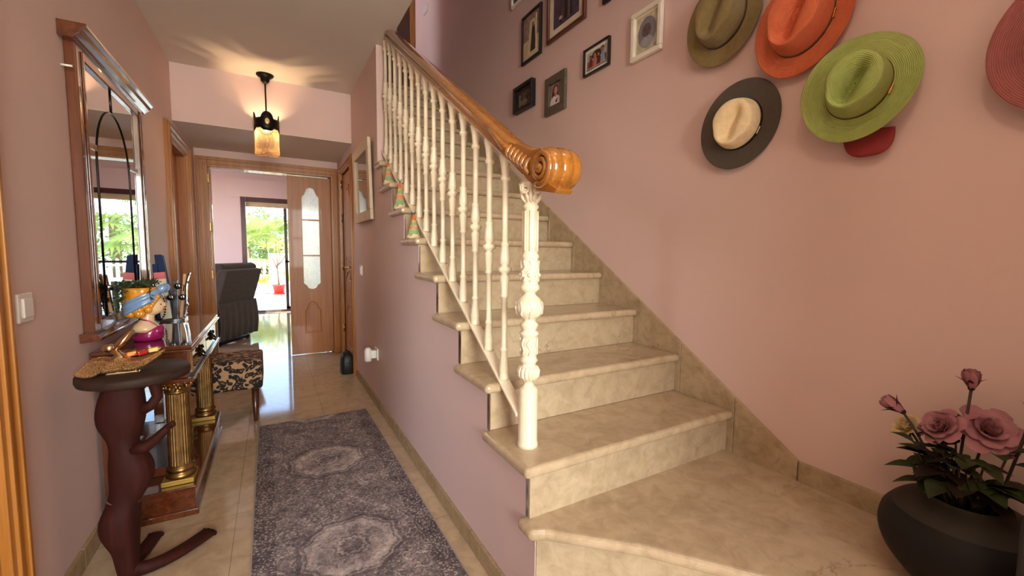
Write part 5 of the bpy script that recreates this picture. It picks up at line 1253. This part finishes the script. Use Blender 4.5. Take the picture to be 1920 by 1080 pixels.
wallpic('framed_photo', 'photo of a person in a white top with a mottled grey frame', 2.215, 2.44, 2.058, 2.297, 0.05, 0.02, GRYF, BLKF, 0.004, [('r', 0.5, 0.8, 1, 0.4, (128, 116, 104)), ('e', 0.46, 0.50, 0.62, 0.46, (84, 40, 30)), ('e', 0.5, 0.10, 1.0, 0.66, (222, 208, 206)), ('r', 0.52, 0.44, 0.18, 0.16, (186, 128, 106)), ('e', 0.50, 0.70, 0.50, 0.46, (96, 44, 32)), ('e', 0.54, 0.66, 0.32, 0.36, (200, 146, 122)), ('e', 0.48, 0.69, 0.05, 0.02, (50, 30, 26)), ('e', 0.62, 0.69, 0.05, 0.02, (50, 30, 26)), ('e', 0.56, 0.57, 0.10, 0.025, (160, 70, 66)), ('e', 0.62, 0.14, 0.16, 0.12, (60, 52, 62)), ('e', 0.70, 0.22, 0.08, 0.08, (60, 52, 62))], pbase=(140, 126, 112))
wallpic('framed_photo', 'pale framed picture cut off by the top edge, highest up the stairs', 2.76, 2.92, 2.97, 3.2, 0.016, 0.018, WHF, MNT, 0.0, [('e', 0.5, 0.5, 0.6, 0.6, (80, 60, 50))], pbase=(90, 66, 52))
wallpic('framed_photo', 'black framed picture cut off at the top edge above the beach photo', 1.72, 1.885, 2.51, 2.72, 0.014, 0.018, BLKF, MNT, 0.006, [('e', 0.5, 0.5, 0.6, 0.6, (90, 80, 70))], pbase=(90, 66, 52))

# ---------------------------------------------------------------- hats
def hatmat(name, rgb, straw=True, rings_=1500.0, rough=0.75):
    t = NT(name); c = srgb(*rgb); tc = t.new('ShaderNodeTexCoord'); uvm = t.new('ShaderNodeAttribute'); uvm.attribute_name = 'ringpos'
    n = t.noise(tc.outputs['Object'], 60, 4)
    if straw:
        s_ = t.math('SINE', t.math('MULTIPLY', uvm.outputs['Fac'], rings_)); s01 = t.math('ADD', t.math('MULTIPLY', s_, 0.5), 0.5)
        f = t.math('ADD', t.math('MULTIPLY', s01, 0.55), t.math('MULTIPLY', n, 0.45))
        t.set(t.ramp(f, [(0.1, tuple(x*0.62 for x in c[:3])+(1,)), (0.55, c), (0.95, tuple(min(1, x*1.18) for x in c[:3])+(1,))]), rough)
        t.bump(f, 0.7, 0.004)
    else:
        t.set(t.ramp(n, [(0.3, tuple(x*0.88 for x in c[:3])+(1,)), (0.7, tuple(min(1, x*1.06) for x in c[:3])+(1,))]), 0.9)
        t.p.inputs['Sheen Weight'].default_value = 0.15
    return t.m
def hat(label, center, nrm_, ang, ru, rv, cu, cv, ch, curl, dent, mcrown, mbrim, mband, buckle=True, tip=0.0, kind='fedora', band_h=0.012, droop=0.0, dentlen=0.62, dentw=0.28):
    o = thing('hat', label, 'hat', center, 'hats hung on the right wall')
    w = Vector(nrm_).normalized()
    zax = Vector((0, 0, 1)); v0 = (zax-w*zax.dot(w)).normalized(); u0 = v0.cross(w)   # v0 up along wall
    u = (v0*math.cos(ang)+u0*math.sin(ang)).normalized(); v = w.cross(u)
    C_ = Vector(center)
    def W(a, b_, h_): return tuple(C_+u*a+v*b_+w*h_)
    NA = 72
    def build_surface(name, plist, mat, attr=True):
        m = MB(); rs = []
        for (fn) in plist: rs.append([fn(2*PI*j/NA) for j in range(NA)])
        v_ = [W(*p) for r in rs for p in r]; fs = []
        for i in range(len(rs)-1):
            for j in range(NA):
                k = (j+1) % NA; fs.append((i*NA+j, i*NA+k, (i+1)*NA+k, (i+1)*NA+j))
        m.add(v_, fs, 0, True)
        ob = m.build(name, mat, o, solid=0.003)
        at = ob.data.attributes.new('ringpos', 'FLOAT', 'POINT')
        vals = []
        acc = 0
        for i, r in enumerate(rs):
            if i: acc += sum((Vector(rs[i][j])-Vector(rs[i-1][j])).length for j in range(0, NA, 9))/(NA/9)
            vals += [acc]*NA
        at.data.foreach_set('value', vals)
        return ob
    def brim(s):
        def f(a):
            k = s
            x = (cu+(ru-cu)*k)*math.cos(a); y = (cv+(rv-cv)*k)*math.sin(a)
            lift = curl*(k**1.8)*(math.sin(a)**2)-droop*(k**1.5)*(math.cos(a)**2)*(1 if math.cos(a) > 0 else 0.6)+0.004*(1-k)
            return (x, y, lift)
        return f
    build_surface('brim', [brim(i/16) for i in range(17)], mbrim)
    def crown(q):
        # q 0..1: wall bottom to top; 1..2: top surface to centre
        def f(a):
            ca, sa = math.cos(a), math.sin(a)
            if q <= 1:
                sh = 1-0.14*q**1.5; hgt = ch*(q**0.9)*(1-0.06*(1-ca)*0)
                sh2 = sh
                x, y, h_ = cu*sh2*ca, cv*sh2*sa, 0.004+hgt*(0.90+0.06*math.cos(a)*0)
            else:
                r = (2-q); sh = 0.86*r+0.0
                x, y = cu*sh*ca, cv*sh*sa
                h_ = 0.004+ch*(0.90+0.10*math.sqrt(max(0, 1-r*r)))
            rnd = 0
            # lengthwise crease plus teardrop and front pinches
            uu, vv = x/cu, y/cv
            topness = max(0, min(1, (q-0.55)/0.6))
            du = 1/(1+math.exp((abs(uu+0.08)-dentlen)*12))
            h_ -= dent*ch*topness*math.exp(-(vv/(dentw*(1+0.35*(-uu))))**2)*du
            pin = math.exp(-((uu+0.62)/0.3)**2)*(abs(sa)**1.5)*0.20*min(1, q if q <= 1 else 2-q)
            y *= (1-pin*1.1)
            return (x, y, h_)
        return f
    qs = [0, 0.1, 0.25, 0.4, 0.55, 0.7, 0.82, 0.92, 1.0, 1.04, 1.09, 1.15, 1.22, 1.3, 1.38, 1.46, 1.54, 1.62, 1.7, 1.78, 1.86, 1.93, 1.985]
    build_surface('crown', [crown(q) for q in qs], mcrown)
    # band
    def bnd(h_, e):
        def f(a): return ((cu*(1-0.02*h_)+e)*math.cos(a), (cv*(1-0.02*h_)+e)*math.sin(a), 0.004+h_)
        return f
    ob = build_surface('hat_band', [bnd(0.001, 0.001), bnd(0.001, 0.003), bnd(band_h, 0.0015), bnd(band_h, 0.0)], mband)
    if buckle:
        m = MB(); aa = -PI*0.5 if buckle == 1 else buckle
        bxx, byy_ = (cu+0.004)*math.cos(aa), (cv+0.005)*math.sin(aa)
        M = Matrix((u, v, w)).transposed().to_4x4(); M.translation = Vector(W(bxx, byy_, 0.011)); M = M @ Matrix.Rotation(aa, 4, 'Z')
        m.box(-0.001, 0.004, -0.014, -0.010, -0.009, 0.009).box(-0.001, 0.004, 0.010, 0.014, -0.009, 0.009).box(-0.001, 0.004, -0.014, 0.014, -0.010, -0.006).box(-0.001, 0.004, -0.014, 0.014, 0.006, 0.010)
        m.xf(M); m.build('buckle', BRASS if mband is not BLKBAND else CHROME, o, bevel=0.001)
    return o
BLKBAND = simple('black_leather_band', (22, 18, 18), 0.4); BRNBAND = simple('brown_leather_band', (96, 66, 38), 0.45); PLAIT = simple('plaited_leather_band', (70, 50, 34), 0.55, 0, None, 0.6, 220, 0.8, 220)
OLIVE = hatmat('olive_felt', (128, 108, 66), False); ORNG = hatmat('orange_straw', (222, 112, 70)); GREYF = hatmat('charcoal_felt', (78, 68, 56), False); CREAMF = hatmat('cream_felt', (232, 206, 160), False)
GREEN = hatmat('green_straw', (172, 184, 98)); PNKS = hatmat('pink_straw', (176, 104, 98))
ANG = math.radians(26)
hat('olive felt hat with a plaited leather band, furthest left of the hats', (1.585, 1.128, 2.090), (-1, -0.16, -0.05), ANG, 0.174, 0.144, 0.106, 0.082, 0.100, 0.012, 0.42, OLIVE, OLIVE, PLAIT, False)
hat('orange straw hat with a brown buckled band', (1.58, 0.825, 1.945), (-1, -0.14, -0.05), ANG, 0.176, 0.142, 0.108, 0.086, 0.110, 0.014, 0.45, ORNG, ORNG, BRNBAND, -PI*0.42)
hat('charcoal-brimmed hat with a cream crown and black band', (1.59, 1.044, 1.662), (-1, -0.20, -0.05), ANG, 0.170, 0.142, 0.094, 0.080, 0.080, 0.006, 0.40, CREAMF, GREYF, BLKBAND, -PI*0.5)
hat('green straw hat with curled brim and brown belt band', (1.545, 0.636, 1.660), (-1, -0.25, -0.02), ANG+0.05, 0.158, 0.138, 0.088, 0.074, 0.115, 0.030, 0.55, GREEN, GREEN, BRNBAND, -PI*0.45, droop=0.012)
hat('dusty pink straw hat cut off by the right edge', (1.56, 0.215, 1.66), (-1, -0.1, -0.05), ANG, 0.175, 0.150, 0.090, 0.076, 0.1, 0.018, 0.4, PNKS, PNKS, BRNBAND, False)
hat('hat whose rim just shows at the top edge above the green hat', (1.58, 0.60, 2.185), (-1, -0.1, 0.0), ANG, 0.165, 0.14, 0.10, 0.08, 0.10, 0.012, 0.4, OLIVE, hatmat('brown_felt', (110, 84, 50), False), PLAIT, False)
# red cap behind the green hat
CAPR = simple('red_cap_cloth', (140, 44, 42), 0.8, 0, None, 0.08, 40, 0.2, 200)
o = thing('cap', 'dark red cap hanging behind the green straw hat', 'cap', (1.59, 0.62, 1.56), None)
mm = MB()
def visor(u_, v_):
    a = -PI/2+(u_-0.5)*PI*0.98
    r = v_
    px = 0.066*math.copysign(abs(math.cos(a))**0.75, math.cos(a)); pz_ = 0.085*math.copysign(abs(math.sin(a))**0.7, math.sin(a))
    x = px*r; z = pz_*r
    return (1.597-0.012*(1-(px/0.07)**2)*1.0, 0.624+x+z*0.10, 1.545+z*1.0)
mm.grid(visor, 30, 8); mm.build('visor', CAPR, o, solid=0.004)
mm = MB(); rs = []
for i in range(8):
    t = i/7; rr_ = 0.068*math.sqrt(1-(t*0.97)**2); rs.append([(1.612-0.030*t, 0.625+rr_*math.cos(2*PI*j/28), 1.61+rr_*0.95*math.sin(2*PI*j/28)) for j in range(28)])
mm.rings(rs); mm.build('cap_crown', CAPR, o)
# nail of the green hat
for (y, z) in ((0.632, 1.795),):
    tag(MB().tube([(XB+0.002, y, z), (XB-0.03, y, z+0.002), (XB-0.034, y, z+0.012)], 0.003, 8).build('wall_hook', WPLAST), 'white wall hook above the green hat', 'hook')

# ---------------------------------------------------------------- vase with roses on the wide first step
vx, vy, vz = 1.425, 0.305, 0.3505
VASE = simple('black_stoneware', (24, 20, 18), 0.6, 0, None, 0.2, 8, spec=0.25)
VASET = simple('brown_glazed_shoulder', (48, 41, 33), 0.65, 0, None, 0.15, 8, spec=0.25)
o = thing('vase', 'wide black round-bellied vase on the lowest landing step', 'vase', (vx, vy, vz))
def smooth_prof(p, n=6):
    out = []
    for i in range(len(p)-1):
        a, b_, c, d = p[max(i-1, 0)], p[i], p[i+1], p[min(i+2, len(p)-1)]
        for k in range(n):
            t = k/n; out.append(tuple(0.5*((2*b_[q])+(c[q]-a[q])*t+(2*a[q]-5*b_[q]+4*c[q]-d[q])*t*t+(3*b_[q]-a[q]-3*c[q]+d[q])*t**3) for q in (0, 1)))
    return out+[p[-1]]
MB().lathe([(0.0, 0), (0.075, 0)]+smooth_prof([(0.082, 0.002), (0.110, 0.030), (0.140, 0.070), (0.155, 0.115), (0.150, 0.158), (0.1325, 0.1855)]), (vx, vy, vz), 80, caps=False).build('belly', VASE, o)
MB().lathe(smooth_prof([(0.1325, 0.1855), (0.115, 0.202), (0.092, 0.213), (0.076, 0.222), (0.072, 0.228), (0.068, 0.226), (0.070, 0.212), (0.10, 0.18), (0.10, 0.10)], 4), (vx, vy, vz), 80, caps=False).build('shoulder', VASET, o)
STEM = simple('rose_stem', (62, 50, 30), 0.6); RLEAF = simple('rose_leaf', (48, 54, 22), 0.6, 0, None, 0.35, 20, spec=0.3); RLEAFD = simple('dark_rose_leaf', (38, 24, 16), 0.6, 0, None, 0.2, 20, spec=0.3)
RPINK = simple('dusty_pink_petal', (164, 108, 112), 0.7, 0, None, 0.12, 25); RCREAM = simple('cream_petal', (216, 192, 146), 0.65, 0, None, 0.08, 25)
rr = random.Random(5)
def leaf(mb, p, d, L, w, up_=(0, 0, 1)):
    d = Vector(d).normalized(); s_ = d.cross(Vector(up_)); s_ = s_.normalized() if s_.length > 0.01 else Vector((1, 0, 0)); n_ = s_.cross(d)
    p = Vector(p); vs = []; K = 6
    for i in range(K+1):
        t = i/K; ww = w*math.sin(PI*min(1, t**0.8))*(1-0.15*t)+0.0004; c = p+d*L*t-n_*L*0.22*t*t
        vs += [tuple(c-s_*ww+n_*ww*0.35), tuple(c), tuple(c+s_*ww+n_*ww*0.35)]
    fs = []
    for i in range(K):
        a = i*3; fs += [(a, a+1, a+4, a+3), (a+1, a+2, a+5, a+4)]
    mb.add(vs, fs, 0, True)
def petal(mb, c, axis, rad, a, h, w, openr):
    axis = Vector(axis).normalized(); e1 = axis.orthogonal().normalized(); e2 = axis.cross(e1)
    od = e1*math.cos(a)+e2*math.sin(a); sd = axis.cross(od)
    c = Vector(c); vs = []; K = 6; Wn = 6
    for i in range(K+1):
        t = i/K
        for j in range(Wn+1):
            s_ = j/Wn*2-1; width = w*math.sin(PI*(0.12+0.62*t))
            out = rad*(0.25+0.75*math.sin(min(1, t*1.1)*PI/2))+openr*t*t*t-0.35*width*s_*s_
            hh = h*t-openr*0.35*t**4+0.05*h*math.cos(s_*5)*t
            vs.append(tuple(c+od*out+sd*width*s_+axis*hh))
    fs = []
    for i in range(K):
        for j in range(Wn): q = i*(Wn+1)+j; fs.append((q, q+1, q+Wn+2, q+Wn+1))
    mb.add(vs, fs, 0, True)
ROSES = []
def rose(label, tipp, axis, size, mat, openn, leaves, via=None, group='artificial roses in the vase'):
    root = Vector((vx+rr.uniform(-0.03, 0.03), vy+rr.uniform(-0.03, 0.03), vz+0.12))
    o = thing('rose', label, 'rose', tuple(root), group)
    tipp = Vector(tipp); axis = Vector(axis).normalized()
    mid = Vector(via) if via else root.lerp(tipp, 0.5)+Vector((0, 0, 0.03))
    pth = []
    for i in range(9):
        t = i/8; pth.append(root*(1-t)**2+mid*2*t*(1-t)+tipp*t*t)
    MB().tube(pth, 0.003, 6).build('stem', STEM, o); ROSES.append(o)
    m = MB()
    if openn:
        for ring, (n, r, h, w, op) in enumerate(((3, 0.10, 0.62, 0.34, 0.0), (4, 0.22, 0.66, 0.36, 0.08), (5, 0.38, 0.66, 0.42, 0.22), (6, 0.56, 0.56, 0.48, 0.42), (6, 0.72, 0.40, 0.52, 0.62))):
            for k in range(n): petal(m, tipp, axis, size*r, 2*PI*k/n+ring*0.6, size*h, size*w, size*op*openn)
    else:
        for ring, (n, r, h, w, op) in enumerate(((3, 0.14, 0.95, 0.26, -0.06), (4, 0.26, 0.92, 0.34, 0.02))):
            for k in range(n): petal(m, tipp, axis, size*r, 2*PI*k/n+ring*0.5, size*h, size*w, size*op)
    m.build('bloom', mat, o)
    m = MB()
    e1 = axis.orthogonal().normalized(); e2 = axis.cross(e1)
    for k in range(5):
        a = 2*PI*k/5; od = e1*math.cos(a)+e2*math.sin(a); leaf(m, tipp, od*(1.1 if openn else 0.45)+axis*(-0.25 if openn else 0.75), size*(0.7 if openn else 0.85), size*0.12, axis)
    m.ell(tuple(tipp), (size*0.14,)*3, 0, 10, 6)
    m.build('sepal', RLEAFD, o)
    for (t, dx, dy, dz, L) in leaves:
        m = MB(); leaf(m, pth[int(t*8)], (dx, dy, dz), L, L*0.34); m.build('leaf', RLEAF, o)
    return o
rose('large open dusty pink rose facing out at the right of the bunch', (1.46, 0.288, 0.742), (-0.55, -0.35, 0.6), 0.050, RPINK, 1.0, [(0.5, -0.6, 0.2, 0.3, 0.06), (0.7, 0.1, -0.8, 0.2, 0.06), (0.6, 0.4, -0.6, -0.1, 0.05)])
rose('open dusty pink rose low behind the large one', (1.42, 0.352, 0.735), (-0.6, 0.3, 0.5), 0.042, RPINK, 0.8, [(0.6, -0.7, 0.3, 0.1, 0.06), (0.8, -0.5, 0.6, 0.2, 0.05)])
rose('tall pink rosebud standing highest above the bunch', (1.448, 0.318, 0.842), (-0.15, 0.05, 1), 0.048, RPINK, 0, [(0.75, -0.3, 0.9, 0.35, 0.055), (0.6, -0.4, 0.7, 0.4, 0.05), (0.85, 0.2, -0.7, 0.5, 0.045)])
rose('pink rosebud leaning furthest left', (1.43, 0.435, 0.748), (-0.25, 0.75, 0.5), 0.052, RPINK, 0, [(0.8, -0.2, -0.5, 0.6, 0.05), (0.6, -0.3, 0.8, 0.1, 0.055), (0.5, -0.2, 0.9, -0.1, 0.05)], via=(1.40, 0.35, 0.66))
rose('cream rose at the left, under the leaning pink bud', (1.46, 0.430, 0.700), (-0.5, 0.4, 0.5), 0.036, RCREAM, 0.5, [(0.7, -0.5, 0.6, -0.2, 0.055), (0.55, -0.4, 0.8, -0.35, 0.05)], via=(1.42, 0.36, 0.64))
rose('pink rosebud cut off by the right edge', (1.44, 0.222, 0.80), (0.0, -0.4, 1), 0.055, RPINK, 0, [(0.7, 0.0, -0.8, 0.1, 0.06), (0.5, -0.4, -0.6, -0.2, 0.06)], via=(1.44, 0.24, 0.66))
# loose foliage sprays of the bunch
m_ = MB()
SPR = [((1.40, 0.37, 0.66), (-0.3, 0.8, 0.25), 0.06), ((1.38, 0.38, 0.63), (-0.4, 0.8, 0.05), 0.065), ((1.38, 0.37, 0.60), (-0.3, 0.9, -0.15), 0.06), ((1.39, 0.35, 0.67), (-0.6, 0.4, 0.45), 0.06), ((1.40, 0.33, 0.69), (-0.6, 0.3, 0.5), 0.055),
       ((1.37, 0.33, 0.62), (-0.9, 0.1, -0.1), 0.07), ((1.37, 0.30, 0.62), (-0.8, -0.1, 0.2), 0.07), ((1.38, 0.27, 0.63), (-0.6, -0.6, 0.1), 0.065), ((1.40, 0.25, 0.64), (-0.3, -0.9, 0.15), 0.065), ((1.40, 0.26, 0.60), (-0.5, -0.8, -0.2), 0.06),
       ((1.42, 0.25, 0.62), (0.0, -1, 0.0), 0.07), ((1.40, 0.36, 0.70), (-0.3, 0.5, 0.7), 0.05), ((1.39, 0.34, 0.64), (-0.8, 0.4, 0.0), 0.07), ((1.38, 0.31, 0.66), (-0.8, 0.0, 0.4), 0.055), ((1.41, 0.40, 0.68), (-0.2, 0.9, 0.5), 0.05)]
for i in range(12):
    a_ = rr.uniform(0.25*PI, 1.55*PI); rd = rr.uniform(0.03, 0.075)
    SPR.append(((vx+rd*math.cos(a_), vy+rd*math.sin(a_), 0.60+rr.uniform(0, 0.12)), (math.cos(a_), math.sin(a_), rr.uniform(-0.2, 0.8)), rr.uniform(0.05, 0.075)))
for i, (p, d, L) in enumerate(SPR):
    ro = ROSES[i % len(ROSES)]
    o = MB().tube([(vx+rr.uniform(-0.03, 0.03), vy+rr.uniform(-0.03, 0.03), vz+0.12), (vx*0.5+p[0]*0.5, vy*0.5+p[1]*0.5, vz+0.22), p], 0.0022, 5).build('leaf_stalk', STEM, ro)
    dv = Vector(d); sd = dv.cross(Vector((0, 0, 1))).normalized()
    for (q, dd, LL, ww) in ((Vector(p), dv, L, L*0.36), (Vector(p)-dv*0.015, dv*0.5+sd, L*0.8, L*0.32), (Vector(p)-dv*0.015, dv*0.5-sd, L*0.8, L*0.32)):
        mm = MB(); leaf(mm, q, dd, LL, ww); mm.build('leaf', RLEAF if i % 3 else RLEAFD, o)
# dark box at the right edge
DB = simple('black_lacquered_box', (20, 15, 14), 0.4, 0, 0.2)
o = thing('storage_box', 'tall black box cut off by the right edge in front of the vase', 'box', (1.25, 0.07, 0.175), None)
MB().prism([(-0.05, 0.1755), (0.178, 0.1755), (0.184, 0.66), (0.166, 0.74), (0.12, 0.80), (-0.05, 0.80)], 1.20, 1.30, 0).build('box_body', DB, o, bevel=0.006)
MB().prism([(-0.055, 0.801), (0.122, 0.801), (0.110, 0.825), (-0.055, 0.825)], 1.195, 1.305, 0).build('lid', DB, o, bevel=0.004)
